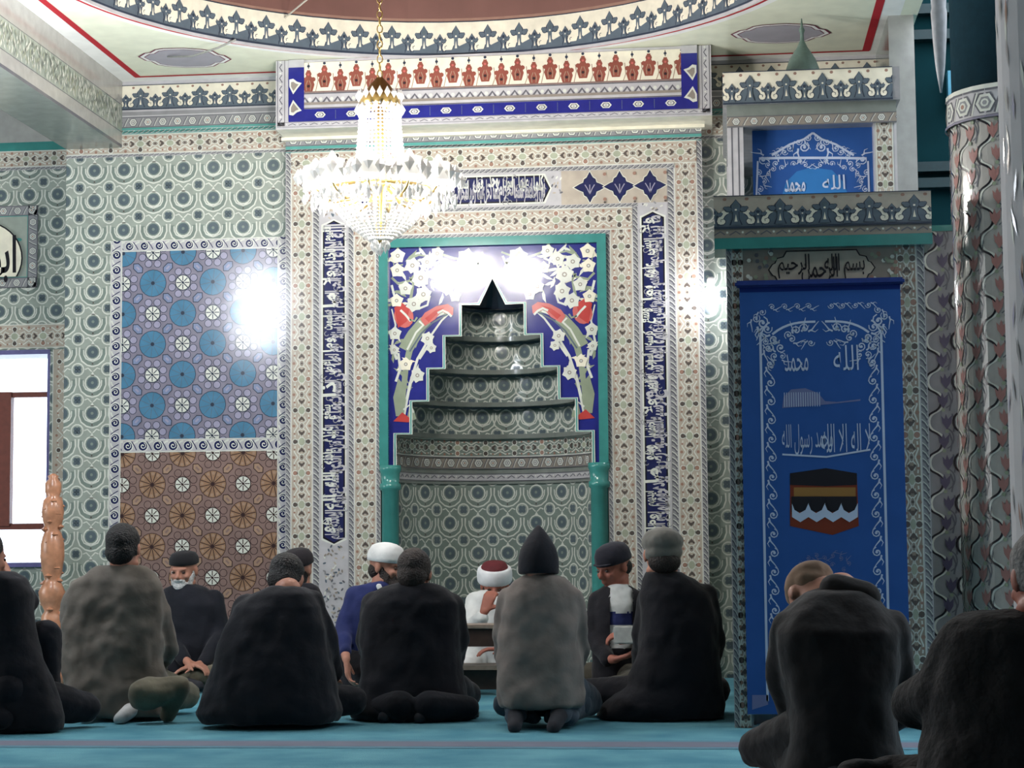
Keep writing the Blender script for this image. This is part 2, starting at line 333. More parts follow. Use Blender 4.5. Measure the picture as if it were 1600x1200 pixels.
# ================================================================ the room
YW, YM, YC = 12.10, 11.98, 11.70        # qibla wall, face of the mihrab frame, face of its cornice box
ZC = PY(300, 124, YW).z                 # ceiling height
WX = lambda px, Y=YW, py=600: PY(px, py, Y).x
WZ = lambda py, Y=YW, px=300: PY(px, py, Y).z
FX = lambda px: PY(px, 560, YM).x
FZ = lambda py: PY(1000, py, YM).z
XL, XR = -11.0, 9.0                      # side walls of the hall
YB = -5.0                               # wall behind the viewer
# ---- floor
def floor_mat():
    m = bpy.data.materials.new('carpet_pile'); m.use_nodes = True; nt = m.node_tree; b = nt.nodes['Principled BSDF']
    geo = nt.nodes.new('ShaderNodeNewGeometry'); n = nt.nodes.new('ShaderNodeTexNoise'); n.inputs['Scale'].default_value = 3.2; n.inputs['Detail'].default_value = 6
    nt.links.new(geo.outputs['Position'], n.inputs['Vector'])
    r = nt.nodes.new('ShaderNodeValToRGB'); r.color_ramp.elements[0].position = .34; r.color_ramp.elements[1].position = .68
    r.color_ramp.elements[0].color = (*lin((62, 128, 148)), 1); r.color_ramp.elements[1].color = (*lin((98, 158, 172)), 1)
    nt.links.new(n.outputs['Fac'], r.inputs['Fac']); nt.links.new(r.outputs['Color'], b.inputs['Base Color']); b.inputs['Roughness'].default_value = .95
    n2 = nt.nodes.new('ShaderNodeTexNoise'); n2.inputs['Scale'].default_value = 220
    nt.links.new(geo.outputs['Position'], n2.inputs['Vector'])
    bp = nt.nodes.new('ShaderNodeBump'); bp.inputs['Strength'].default_value = .6; bp.inputs['Distance'].default_value = .01
    nt.links.new(n2.outputs['Fac'], bp.inputs['Height']); nt.links.new(bp.outputs['Normal'], b.inputs['Normal']); return m
def simple(name, boxes, m, parent=None, bev=0):
    V = []; F = []
    for x0, x1, y0, y1, z0, z1 in boxes:
        k = len(V); V += [(x, y, z) for x in (x0, x1) for y in (y0, y1) for z in (z0, z1)]
        F += [[k+i for i in f] for f in ((0, 1, 3, 2), (4, 6, 7, 5), (0, 4, 5, 1), (2, 3, 7, 6), (0, 2, 6, 4), (1, 5, 7, 3))]
    me = bpy.data.meshes.new(name); me.from_pydata(V, [], F); me.materials.append(m); o = bpy.data.objects.new(name, me); COL.objects.link(o)
    bm = bmesh.new(); bm.from_mesh(me); bmesh.ops.recalc_face_normals(bm, faces=bm.faces)
    if bev: bmesh.ops.bevel(bm, geom=list(bm.edges), offset=bev, segments=2, affect='EDGES')
    bm.to_mesh(me); bm.free()
    if parent: o.parent = parent; o.matrix_parent_inverse = Matrix.Translation(parent.location).inverted()
    return o
fl = tag(simple('floor', [(XL-.2, XR+.2, YB-.2, YW+.9, -.12, 0)], floor_mat()), 'blue-teal mosque carpet under all the seated men', kind='structure')
ly = PZ(600, 1163, 0).y
S = Surf()
for k in range(9):
    yy = ly-k*1.05
    S.rect(XL, yy-.10, XR, yy+.10, 's_rowline', 2, 6); S.rect(XL, yy-.17, XR, yy+.17, 's_rowedge', 1, 6)
TILES.update(rowline=(110, 112, 128), rowedge=(86, 128, 146))
tag(S.build('row_line', lambda x, y, h: (x, y, h), fl), 'dull mauve prayer row lines across the blue carpet', kind='structure')
# ---- niche dimensions (needed for the hole in the wall)
NXL, NXR = FX(607.5), FX(935); NCX = (NXL+NXR)/2; NR = (NXR-NXL)/2
NTOP = FZ(383)
# ---- qibla wall
WL = WX(100)                           # the wall steps back to the left of this edge
S = Surf(); S.box(WL, NXL-.02, YW, YW+.45, 0, ZC+.6, 'stoneG'); S.box(NXR+.02, XR, YW, YW+.3, 0, ZC+.6, 'stoneG'); S.box(NXL-.02, NXR+.02, YW, YW+.3, NTOP+.05, ZC+.6, 'stoneG')
zA = WZ(242); z1 = WZ(207); z2 = WZ(197); z3 = WZ(180); z4 = WZ(169); z5 = WZ(130)
XW2 = WX(450)+.2
circx = PY(148, 267, YW).x; circz = PY(148, 267, YW).z-.012
pxs = [WX(172), WX(190.5), WX(434), WX(452)]
def wallpart(xa, xb):
    fillA(S, xa, 0, xb, zA, circx, circz)
    run(S, 'R', xa, zA, xb, zA+.018); run(S, 'B', xa, zA+.018, xb, z1); S.rect(xa, z1, xb, z2, 'teal2', 1); run(S, 'R', xa, z1+.005, xb, z2-.015)
    run(S, 'G', xa, z2, xb, z3); S.rect(xa, z3, xb, z4, 'silver', 0); S.rect(xa, z3+.01, xb, z4-.012, 'grey', 1); run(S, 'F', xa, z4, xb, z5); S.rect(xa, z5, xb, ZC, 'silver', 0)
wallpart(WL, XW2)
wallpart(WX(1090), WX(1460))
wf = tag(S.build('wall_front', planeY(YW)), 'qibla wall covered in grey-green patterned tiles', kind='structure')
# frame and star panels left of the mihrab
S = Surf()
pz = [WZ(374), WZ(391.5), WZ(685.5, px=310), WZ(706, px=310)]
x0, x1, x2, x3 = pxs
S.boost = 8
run(S, 'S', x0, 0, x1, pz[0], True); run(S, 'S', x1, pz[1], x2, pz[0]); run(S, 'S', x1, pz[3], x2, pz[2]); run(S, 'S', x2, 0, x3, pz[0], True)
S.box(x0, x3, YW-.009, YW+.01, 0, pz[0], 'silver')
s = PY(240, 443, YW); gx, gz = s.x, s.z
def bluest(S, i, j): star(S, i, j)
def brst(S, i, j): star(S, i, j, True)
ws = tag(S.build('border_frame', planeY(YW), wf, base=.006), 'white and navy running scroll border around the star panels')
S = Surf(); S.boost = 20
S.rect(x1, pz[2], x2, pz[1], 'purp', 0); cells(S, bluest, x1, pz[2], x2, pz[1], .2, .2, gx, gz)
tag(S.build('star_panel', planeY(YW), wf), 'blue star tile panel with white wheels')
s = PY(286, 757, YW); gx2, gz2 = s.x, s.z
S = Surf(); S.boost = 20
S.rect(x1, 0, x2, pz[3], 'brn', 0); cells(S, brst, x1, 0, x2, pz[3], .2, .2, gx2-.2, gz2)
tag(S.build('star_panel', planeY(YW), wf), 'brown star tile panel with white wheels')
# ---- wall left of the step, with the window
YR = YW+.45
S = Surf(); wx1 = PY(77, 700, YR).x; wz0 = PY(40, 886, YR).z; wz1 = PY(40, 547, YR).z; wx0 = wx1-1.15
for b in ((XL, wx0, 0, ZC+.6), (wx1, WL, 0, ZC+.6), (wx0, wx1, 0, wz0), (wx0, wx1, wz1, ZC+.6)): S.box(b[0], b[1], YR, YR+.35, b[2], b[3], 'stoneG')
zt = PY(40, 266, YR).z; zt2 = PY(40, 236, YR).z
for a, b, c, d in ((XL, 0, wx0, zt), (wx1, 0, WL, zt), (wx0, 0, wx1, wz0), (wx0, wz1, wx1, zt)): fillA(S, a, b, c, d, circx-.01, circz+.01-.2*.35)
S.boost = 10; run(S, 'R', XL, zt, WL, zt+.02); run(S, 'B', XL, zt+.02, WL, zt2); S.rect(XL, zt2, WL, zt2+.06, 'teal', 1); S.rect(XL, zt2+.06, WL, ZC, 'stone', 0)
zs = PY(40, 507, YR).z; xs_ = WL
run(S, 'B', wx0-.2, wz1+.012, xs_, zs); run(S, 'B', wx1+.02, 0, xs_-.0, wz1, True)
wl = tag(S.build('wall_recess', planeY(YR)), 'set-back tiled wall around the window at the left', kind='structure')
# calligraphy roundel panel above the window
S = Surf(); px1 = PY(60, 380, YR).x; pzb = PY(30, 450, YR).z; pzt = PY(30, 322, YR).z; cxr = PY(-28, 400, YR).x; czr = PY(-28, 388, YR).z; px0 = cxr-(px1-cxr)
S.boost = 20; run(S, 'G', px0, pzt-.07, px1, pzt); run(S, 'G', px0, pzb, px1, pzb+.07); run(S, 'G', px0, pzb, px0+.07, pzt, True); run(S, 'G', px1-.07, pzb, px1, pzt, True)
S.rect(px0+.07, pzb+.07, px1-.07, pzt-.07, 'teal2', 1); S.rect(px0+.075, pzb+.075, px1-.075, pzt-.075, 'bgA', 2)
for k in range(26): S.disc(random.uniform(px0+.1, px1-.1), random.uniform(pzb+.1, pzt-.1), random.uniform(.012, .03), random.choice(['teal2', 'ovB', 'bgA2']), 3+k, 7, .012)
S.boost = 52; S.clip = (px0+.075, pzb+.075, px1-.075, pzt-.075)
S.disc(cxr, czr-.08, .30, 'black', 0, 40, .265); S.disc(cxr, czr-.08, .29, 'cream', 1, 40, .255); S.clip = None
write(S, 'ابو بكر', cxr-.24, czr-.26, cxr+.255, czr+.08, 'black', 2, .02)
tag(S.build('calligraphy_roundel', planeY(YR)), 'square tile panel with black lettering on a white disc above the window', 'tile panel')
# window
wood = mat('window_wood', (112, 56, 44), rough=.45, var=.15, scale=25); purple = mat('window_reveal', (96, 92, 140), rough=.4)
win = empty('window_1', (wx0, YR, wz0), 'bright daylight window with brown wooden sashes at the left edge', kind='structure')
zb1 = PY(40, 822, YR+.2).z; zb2 = PY(40, 617, YR+.2).z; xm = PY(10, 700, YR+.2).x
simple('window_frame', [(wx0, wx0+.05, YR+.0, YR+.3, wz0, wz1), (wx1-.02, wx1, YR, YR+.3, wz0, wz1), (wx0, wx1, YR-.01, YR+.3, wz1-.03, wz1), (wx0, wx1, YR-.03, YR+.3, wz0, wz0+.03)], purple, win)
simple('sash', [(xm-.06, xm+.04, YR+.17, YR+.23, zb1, zb2+.02), (wx0+.05, wx0+.12, YR+.17, YR+.23, wz0, wz1), (wx0+.05, wx1-.02, YR+.18, YR+.24, zb2-.018, zb2+.018), (wx0+.05, wx1-.02, YR+.18, YR+.24, zb1-.024, zb1+.018)], wood, win)
gl = mat('window_glass', (235, 242, 250), rough=.02, trans=1, ior=1.05, var=0)
simple('pane', [(wx0+.05, wx1-.02, YR+.20, YR+.206, wz0, wz1)], gl, win)
# ---- ceiling with the round dome opening
DC = Vector((-1.56, 9.72)); DR = 2.16
P0 = [PZ(x, y, ZC) for x, y in [(119,0),(198,28),(283,51),(368,66.6),(450,79),(598,93.5),(712,92),(850,82),(913,71),(1027,51),(1140,22.7),(1213,0)]]
A_ = np.array([[2*p.x, 2*p.y, 1] for p in P0]); s_ = np.linalg.lstsq(A_, np.array([p.x**2+p.y**2 for p in P0]), rcond=None)[0]
DC = Vector((float(s_[0]), float(s_[1]))); DR = float(math.sqrt(s_[2]+s_[0]**2+s_[1]**2))-.06
def ring_pts(r, n=96): return [(DC.x+r*math.cos(6.2832*k/n), DC.y+r*math.sin(6.2832*k/n)) for k in range(n)]
XCL, XCR = WX(187), WX(1395, YW-.4, 60)
S = Surf()
def ceil_fn(x, y, h): return (x, y, ZC-h)
n = 96; rp = ring_pts(DR, n)
def edge(a):
    dx, dy = math.cos(a), math.sin(a); t = []
    bx0, bx1, by0, by1 = XCL-.1, XCR+.1, DC.y-(YW-DC.y)-.2, YW+.1
    if dx > 1e-6: t.append((bx1-DC.x)/dx)
    if dx < -1e-6: t.append((bx0-DC.x)/dx)
    if dy > 1e-6: t.append((by1-DC.y)/dy)
    if dy < -1e-6: t.append((by0-DC.y)/dy)
    t = max(min(t), DR+.01); return (DC.x+dx*t, DC.y+dy*t)
bx0, bx1, by0, by1 = XCL-.1, XCR+.1, DC.y-(YW-DC.y)-.2, YW+.1
angs = sorted([6.2832*k/n for k in range(n)]+[math.atan2(y-DC.y, x-DC.x) % 6.2832 for x in (bx0, bx1) for y in (by0, by1)])
for k in range(len(angs)):
    a, b = angs[k], angs[(k+1) % len(angs)]
    pa, pb = (DC.x+DR*math.cos(a), DC.y+DR*math.sin(a)), (DC.x+DR*math.cos(b), DC.y+DR*math.sin(b))
    S.poly([pa, pb, edge(b), edge(a)], 's_paint', 0)
def ringband(r0, r1, m, ly):
    a, b = ring_pts(r0), ring_pts(r1)
    for k in range(96): j = (k+1) % 96; S.poly([a[k], a[j], b[j], b[k]], m, ly)
ringband(DR, DR+.05, 's_paintW', 1); ringband(DR+.05, DR+.07, 's_paintR', 2); ringband(DR+.07, DR+.12, 's_paintW', 1); ringband(DR+.005, DR+.02, 's_medD', 2)
# red lines along the sides, white margin outside
i0 = .12
S.rect(XCL, by0, XCL+i0, YW, 's_paintW', 1); S.stroke([(XCL+i0+.02, by0), (XCL+i0+.02, YW-i0)], .045, 's_paintR', 3)
S.rect(XCL, YW-i0*.8, XCR, YW, 's_paintW', 2); S.stroke([(XCL+i0, YW-i0), (XCR-i0, YW-i0)], .03, 's_paintR', 4)
S.rect(XCR-i0, by0, XCR, YW, 's_paintW', 1); S.stroke([(XCR-i0-.02, by0), (XCR-i0-.02, YW-i0)], .05, 's_paintR', 3)
def medallion(px, py, w, hgt, rot):
    c = PZ(px, py, ZC); S.push(c.x, c.y, rot)
    sh = [(-1, 0), (-.86, .35), (-.74, .42), (-.62, .72), (-.45, .85), (0, .95), (.45, .85), (.62, .72), (.74, .42), (.86, .35), (1, 0), (.86, -.35), (.74, -.42), (.62, -.72), (.45, -.85), (0, -.95), (-.45, -.85), (-.62, -.72), (-.74, -.42), (-.86, -.35)]
    for k, (sc, m) in enumerate(((1, 's_medD'), (.955, 's_paintW'), (.87, 's_medD'), (.845, 's_medal'))): S.poly([(x*w*sc, y*hgt*sc) for x, y in sh], m, 5+k)
    S.pop()
a = PZ(215, 88, ZC); b = PZ(362, 92, ZC); medallion(289, 90, (b-a).length/2, .26, math.atan2(b.y-a.y, b.x-a.x))
a = PZ(1141, 52, ZC); b = PZ(1299, 50, ZC); medallion(1220, 52, (b-a).length/2, .24, math.atan2(b.y-a.y, b.x-a.x))
ce = tag(S.build('ceiling', ceil_fn, base=.0), 'pale cream painted ceiling with red lines and two lozenge medallions around the dome', kind='structure')
# dome: tiled drum band, then the brown painted vault
S = Surf(); Lc = 6.28318*DR; nper = round(Lc/.2)
cyl = lambda R_: (lambda u, v, h: (DC.x+(R_-h)*math.cos(u/DR), DC.y+(R_-h)*math.sin(u/DR), v))
zb_ = ZC-.02; ztop = zb_+.235
run(S, 'F', 0, zb_+.02, Lc, ztop, per=Lc/nper, nu=nper); S.rect(0, zb_, Lc, zb_+.02, 'silver', 1, nper); S.rect(0, ztop, Lc, ztop+.02, 'redB', 1, nper)
dm = empty('dome', (DC.x, DC.y, ZC), 'brown painted dome over a ring of crested tiles, above the chandelier', kind='structure')
tag(S.build('tile_ring', cyl(DR), dm), 'ring of slate and cream crested tiles')
brown = mat('dome_paint', (112, 78, 70), rough=.7, var=.1, scale=4)
bm = bmesh.new(); rings = []
prof = [(DR, ztop), (DR+.0, ztop+.02), (DR-.02, ztop+.5), (DR-.2, ztop+1.0), (DR*.78, ztop+1.6), (DR*.5, ztop+2.05), (DR*.2, ztop+2.3), (.02, ztop+2.35)]
for r_, z_ in prof: rings.append([bm.verts.new((DC.x+r_*math.cos(6.2832*k/64), DC.y+r_*math.sin(6.2832*k/64), z_)) for k in range(64)])
for a, b in zip(rings, rings[1:]):
    for k in range(64): bm.faces.new((a[k], a[(k+1) % 64], b[(k+1) % 64], b[k]))
me = bpy.data.meshes.new('vault'); bm.to_mesh(me); bm.free(); me.materials.append(brown); o = bpy.data.objects.new('vault', me); COL.objects.link(o); o.parent = dm; o.matrix_parent_inverse = Matrix.Translation(dm.location).inverted()
sl = mat('dome_window_frame', (54, 52, 66), rough=.5); rd = mat('dome_red', (130, 28, 44), rough=.6)
def domepanel(nm, px0, px1, py, h, m, w=.03):
    a = PY(px0, py, DC.y+DR*.97); b = PY(px1, py, DC.y+DR*.97); z = ztop+.16
    th = math.atan2(a.y-DC.y, a.x-DC.x); th2 = math.atan2(math.sqrt(max(0, DR**2-(b.x-DC.x)**2)), b.x-DC.x); th = math.atan2(math.sqrt(max(0, DR**2-(a.x-DC.x)**2)), a.x-DC.x)
    S = Surf(); ua, ub = th2*DR, th*DR
    S.rect(ua, z, ub, z+h, m, 1, 6); S.rect(ua+w, z+w, ub-w, z+h-w, m+'2', 2, 6)
    return S.build(nm, cyl(DR-.02), dm)
TILES.update(s1=(0, 0, 0)); TILES.update(domew=(56, 54, 70), domew2=(96, 88, 98), domer=(140, 30, 48), domer2=(130, 30, 50))
domepanel('dome_window', 535, 672, 2, .6, 'domew'); domepanel('red_plaque', 845, 906, 2, .5, 'domer')
# ---- ceiling beams
def beam(name, x0, x1, z0, y0, y1, label):
    S = Surf(); S.box(x0, x1, y0, y1, z0, ZC+.4, 'stoneG')
    o = tag(S.build(name, planeY(y0)), label, kind='structure')
    for side, xx, sg in ((0, x0, -1), (1, x1, 1)):
        S = Surf(); L = y1-y0
        S.rect(0, z0, L, ZC, 'stone', 0, 8); S.rect(0, z0+.0, L, z0+.02, 'dgrey', 1); S.rect(0, z0+.10, L, z0+.105, 'dgrey', 1); S.rect(0, ZC-.16, L, ZC-.155, 'dgrey', 1)
        S.rect(0, z0+.105, L, ZC-.16, 'bgA', 1, 8)
        rr = random.Random(3)
        for k in range(int(L/.05)):
            for q in range(9):
                u = k*.05+rr.uniform(0, .05); v = z0+.12+(ZC-.30-z0)*(q+rr.random())/9
                a = rr.uniform(-.9, .9)+1.57; S.push(u, v, a); S.poly([(-.022, 0), (0, .008), (.022, 0), (0, -.008)], rr.choice(['white', 'ovB', 'stoneD', 'white']), 2+(k*9+q) % 9); S.pop()
        S.build('beam_face', (lambda X, sg: (lambda u, v, h: (X+sg*h, y0+u, v)))(xx, sg), o)
    return o
zb = PY(187, 231, YW).z
bl = beam('trim_1', WX(100), XCL, zb, 3.0, YW, 'grey-green tiled beam running from the left wall edge toward the viewer')
zr = WZ(180, px=1390)
# ---- plain shell of the hall around and behind
plaster = mat('plaster', (200, 204, 200), rough=.8, var=.04, scale=2)
tag(simple('wall_back', [(XL, XR, YB-.2, YB, 0, 6)], plaster), 'plain wall behind the viewer', kind='structure')
lw = tag(simple('wall_left', [(XL-.2, XL, YB, YW+.8, 0, 6)], plaster), 'plain side wall beyond the left aisle', kind='structure')
tag(simple('wall_right', [(XR, XR+.2, YB, YW+.8, 0, 6)], plaster), 'plain side wall beyond the right aisle', kind='structure')
# aisle ceilings
tag(simple('ceiling_aisle', [(XL, WX(100)+.02, YB, YW+.8, ZC-.05+.1, ZC+.2)], mat('aisle_ceiling', (150, 160, 156), rough=.7)), 'grey ceiling of the left aisle', kind='structure')
tag(simple('ceiling_rear', [(XCL-.1, XR, YB, by0+.01, ZC+.03, ZC+.2)], plaster), 'flat ceiling behind the viewer', kind='structure')
# ================================================================ the mihrab
mih = empty('mihrab', (NCX, YW, 0), 'tall tiled prayer niche with green frame and stepped blue floral arch', 'prayer niche')
xi = dict(L=[FX(v) for v in (592, 587, 553, 543, 498.5, 488, 456, 448)], R=[FX(v) for v in (946.5, 955, 990.8, 999, 1045, 1057, 1095, 1104)])
xg = (FX(591), FX(607.5), FX(935), FX(946.5))
zt_ = [FZ(v) for v in (364, 358, 323, 317, 264, 257, 222, 212, 192)]   # top of green frame, then rope, band, rope, script, rope, band, teal rope, hexagons
zt_[0] = FZ(364.5)
# symmetric about the niche
for i in range(8):
    w = (abs(xi['L'][i]-NCX)+abs(xi['R'][i]-NCX))/2; xi['L'][i] = NCX-w; xi['R'][i] = NCX+w
gw = (xg[3]-xg[0])/2; xg = (NCX-gw, NCX-NR, NCX+NR, NCX+gw)
S = Surf()
for sd in 'LR':
    X = xi[sd]
    def R2(kind, a, b, z0, z1, **k): run(S, kind, min(a, b), z0, max(a, b), z1, True, **k)
    R2('R', X[0], X[1], 0, zt_[1]); R2('B', X[1], X[2], 0, zt_[2]); R2('R', X[2], X[3], 0, zt_[3]); R2('R', X[4], X[5], 0, zt_[5]); R2('B', X[5], X[6], 0, zt_[6]); R2('R', X[6], X[7], 0, zt_[7])
XA, XB = xi['L'], xi['R']
S.boost = 10
run(S, 'R', XA[1], zt_[0], XB[1], zt_[1]); run(S, 'B', XA[2], zt_[1], XB[2], zt_[2]); run(S, 'R', XA[3], zt_[2], XB[3], zt_[3]); run(S, 'R', XA[5], zt_[4], XB[5], zt_[5])
run(S, 'B', XA[6], zt_[5], XB[6], zt_[6]); S.rect(XA[7], zt_[6], XB[7], zt_[7], 'teal2', 0); run(S, 'R', XA[7], zt_[6]+.004, XB[7], zt_[7]-.02, bg='teal2'); run(S, 'G', XA[7], zt_[7], XB[7]-.0, zt_[8])
S.box(XA[7], xg[0], YM, YW+.02, 0, zt_[8], 'grey'); S.box(xg[3], XB[7], YM, YW+.02, 0, zt_[8], 'grey'); S.box(xg[0], xg[3], YM, YW+.02, zt_[0], zt_[8], 'grey')
S.build('floral_frame', planeY(YM), mih)
# calligraphy bands between the floral bands
V1 = 'الله لا|اله الا|هو الحى|القيوم لا|تاخذه سنه|ولا نوم له|ما فى|السموت|وما فى|الارض من|ذا الذى|يشفع|عنده الا|باذنه يعلم|ما بين|ايديهم|وما خلفهم|ولا يحيطون|بشى من|علمه الا|بما شا|وسع|كرسيه|السموت|والارض|ولا يوده|حفظهما|وهو العلى'.split('|')
def script(S, L, w, lines, seed):
    """two rows of tall interlaced letters filling a band of length L and height w"""
    rr = random.Random(seed); n = len(lines); seg = L/n
    for i, t in enumerate(lines):
        u = L-(i+1)*seg
        write(S, t, u, w*.0, u+seg*1.05, w*.86, 'silver', 3, .034)
        write(S, lines[(i+3) % n].split()[0], u+seg*.3, w*.42, u+seg*.95, w*1.0, 'white', 4, .028)
def band(name, a, b, c, d, vert, lines, seed, label):
    S = Surf(); ww = (b-a) if vert else (d-c); L = (d-c) if vert else (b-a)
    S.rect(a, c, b, d, 'silver', 0, 1 if vert else 6)
    if vert: S.push(b, c, math.pi/2)
    else: S.push(a, c)
    m = ww*.06; e = ww*.55; g = .06 if not vert else .10
    if vert: e0, e1 = .84, L-.05
    else: e0, e1 = g, L-g
    for k, (q, col) in enumerate(((0, 'white'), (.010, 'black'), (.020, 'navy2'))):
        S.poly([(e0+q, ww/2), (e0+e*.35+q, ww-m-q), (e1-e*.35-q, ww-m-q), (e1-q, ww/2), (e1-e*.35-q, m+q), (e0+e*.35+q, m+q)], col, 1+k*.4)
    S.push(e0+e*.4, m); script(S, e1-e0-e*.8, ww-2*m, lines, seed); S.pop()
    rr = random.Random(seed)                       # tendrils between the letters and at the ends
    for k in range(int((e1-e0)/.045)):
        u = e0+e*.4+rr.random()*(e1-e0-e*.8); v = m+rr.random()*(ww-2*m); S.arc(u, v, .014, 0, 250, .005, 'grey', 2, 6)
    for u0, u1 in ((0, e0), (e1, L)):
        for k in range(int(abs(u1-u0)/.006)+1):
            u = u0+rr.random()*(u1-u0); v = ww*(.15+.7*rr.random()); S.disc(u, v, .012, rr.choice(['dgrey', 'bgBd', 'bgB', 'white', 'grey', 'slate']), 2+k*.03, 6, .006, rr.uniform(0, 3))
    S.pop()
    return tag(S.build(name, planeY(YM-.004), mih), label)
band('calligraphy_band', XA[4], XA[3], 0, zt_[3]-.0, True, V1[:14], 1, 'navy band of white upright lettering left of the niche')
band('calligraphy_band', XB[3], XB[4], 0, zt_[3]-.0, True, V1[14:], 2, 'navy band of white upright lettering right of the niche')
hw = FX(880)-NCX
band('calligraphy_band', NCX-hw, NCX+hw, zt_[3], zt_[4], False, ['فول وجهك', 'شطر المسجد', 'الحرام', 'كلما دخل', 'عليها زكريا', 'المحراب', 'وجد عندها'], 3, 'navy band of white lettering above the niche')
for sg in (-1, 1):
    S = Surf(); a, b = sorted((NCX+sg*hw, NCX+sg*(XB[4]-NCX))); zc = (zt_[3]+zt_[4])/2; S.rect(a, zt_[3], b, zt_[4], 'bgB', 0, 2)
    dx = FX(972)-FX(925)
    for k, px in enumerate((925, 972, 1020)):
        cx = FX(px); cx = cx if sg > 0 else 2*NCX-cx; r = dx*.54
        for sc, m, ly_ in ((1.1, 'white', 1), (1, 'black', 2), (.94, 'navy2', 3)):
            S.poly([(cx+x*r*sc, zc+y*r*.98*sc) for x, y in ((-1, 0), (-.62, .22), (-.42, .30), (-.36, .52), (-.2, .62), (0, 1), (.2, .62), (.36, .52), (.42, .30), (.62, .22), (1, 0), (.62, -.22), (.42, -.30), (.36, -.52), (.2, -.62), (0, -1), (-.2, -.62), (-.36, -.52), (-.42, -.3), (-.62, -.22))], m, ly_+k*3)
        for q in (-1, 0, 1): S.stroke([(cx, zc-r*.45), (cx+q*r*.15, zc-r*.1), (cx+q*r*.3, zc+r*.15)], .006, 'purpL', 12)
        S.disc(cx+dx/2, zc+.08, .012, 'redB', 12, 6); S.disc(cx+dx/2, zc-.08, .012, 'redB', 12, 6); S.disc(cx+dx/2, zc-.10, .008, 'drkB', 13, 6)
    S.build('diamond_tiles', planeY(YM-.004), mih)
# cornice box
cz0, cz1 = PY(1000, 184, YC).z, ZC-.004
cx0 = PY(431, 150, YC).x; cx1 = PY(1112, 150, YC).x
def CZ(py): return PY(1000, py, YC).z
S = Surf(); S.box(cx0, cx1, YC, YW+.01, cz0, cz1, 'cream'); S.box(XA[7]-.02, XB[7]+.02, YM-.05, YM, cz0-.02, cz0, 'cream')
q0, q1, q2, q3, q4 = CZ(173), CZ(156), CZ(140), CZ(128), CZ(95)
bw = .085
S.rect(cx0, cz0, cx1, cz1, 'silver', 0, 8)
S.boost = 2; run(S, 'P', cx0+.01, cz0+.012, cx1-.01, q0); run(S, 'P', cx0+.01, cz0+.02, cx0+bw*.7, cz1, True); run(S, 'P', cx1-bw*.7, cz0+.02, cx1-.01, cz1, True)
S.boost = 14; S.rect(cx0+bw, q0, cx1-bw, q2+.04, 'navy', 0, 8); S.boost = 16; run(S, 'I', cx0+bw*2.2, q0+.012, cx1-bw*2.2, q1); run(S, 'P', cx0+bw*1.9, q1+.01, cx1-bw*1.9, q3); S.rect(cx0+bw*1.9, q1+.035, cx1-bw*1.9, q2-.012, 'bgBd', 6); run(S, 'H', cx0+bw*1.9, q3, cx1-bw*1.9, cz1-.02, per=.102)
for sg, xx in ((1, cx0+bw*1.0), (-1, cx1-bw*1.0)):       # white hearts in the corners on navy
    S.push(xx, 0, 0, 1, sg); S.rect(0, q0, .10, cz1-.05, 'navy', 8); S.rect(.0, cz1-.05, .10, cz1, 'silver', 9)
    zm = (q0+q4)/2+.0
    for s2 in (-1, 1):
        c = zm+s2*.068; P_ = [(0.005, c+s2*.045), (.005, c), (.03, c-s2*.050), (.060, c-s2*.01), (.085, c+s2*.02), (.055, c+s2*.03), (.03, c+s2*.05)]
        S.poly(P_, 'white', 10); S.poly([(.03+(x-.04)*.62+.008, c+(y-c)*.62) for x, y in P_], 'bgBd', 11)
    S.pop()
tag(S.build('cornice', planeY(YC), mih), 'projecting cornice with red crests over a navy medallion band')
# green frame around the niche
S = Surf()
gtm = zt_[0]; gti = FZ(378)
S.box(xg[0], xg[1], YM-.035, YM+.06, FZ(722), gtm, 'teal'); S.box(xg[2], xg[3], YM-.035, YM+.06, FZ(722), gtm, 'teal'); S.box(xg[1], xg[2], YM-.035, YM+.06, gti, gtm, 'teal')
S.build('green_frame', planeY(YM), mih)
def lathe(name, prof, x, y, m, parent=None, n=20, half=False, cap=True):
    bm = bmesh.new(); rs = []
    for r, z in prof: rs.append([bm.verts.new((x+r*math.cos(6.2832*k/n), y+r*math.sin(6.2832*k/n), z)) for k in range(n)])
    for a, b in zip(rs, rs[1:]):
        for k in range(n): bm.faces.new((a[k], a[(k+1) % n], b[(k+1) % n], b[k]))
    if cap: bm.faces.new(rs[0][::-1]); bm.faces.new(rs[-1])
    for f in bm.faces: f.smooth = len(f.verts) == 4
    me = bpy.data.meshes.new(name); bm.to_mesh(me); bm.free(); me.materials.append(m); o = bpy.data.objects.new(name, me); COL.objects.link(o)
    if parent: o.parent = parent; o.matrix_parent_inverse = Matrix.Translation(parent.location).inverted()
    return o
zcol = FZ(722)
for sg in (-1, 1):
    x = NCX+sg*(NR-.005); r = .055
    lathe('colonnette', [(.07, 0), (.07, .1), (r, .13), (r, zcol-.16), (.068, zcol-.15), (.068, zcol-.12), (r+.002, zcol-.11), (.062, zcol-.05), (.07, zcol-.03), (.07, zcol)], x, YM+.01, tm('teal'), mih)
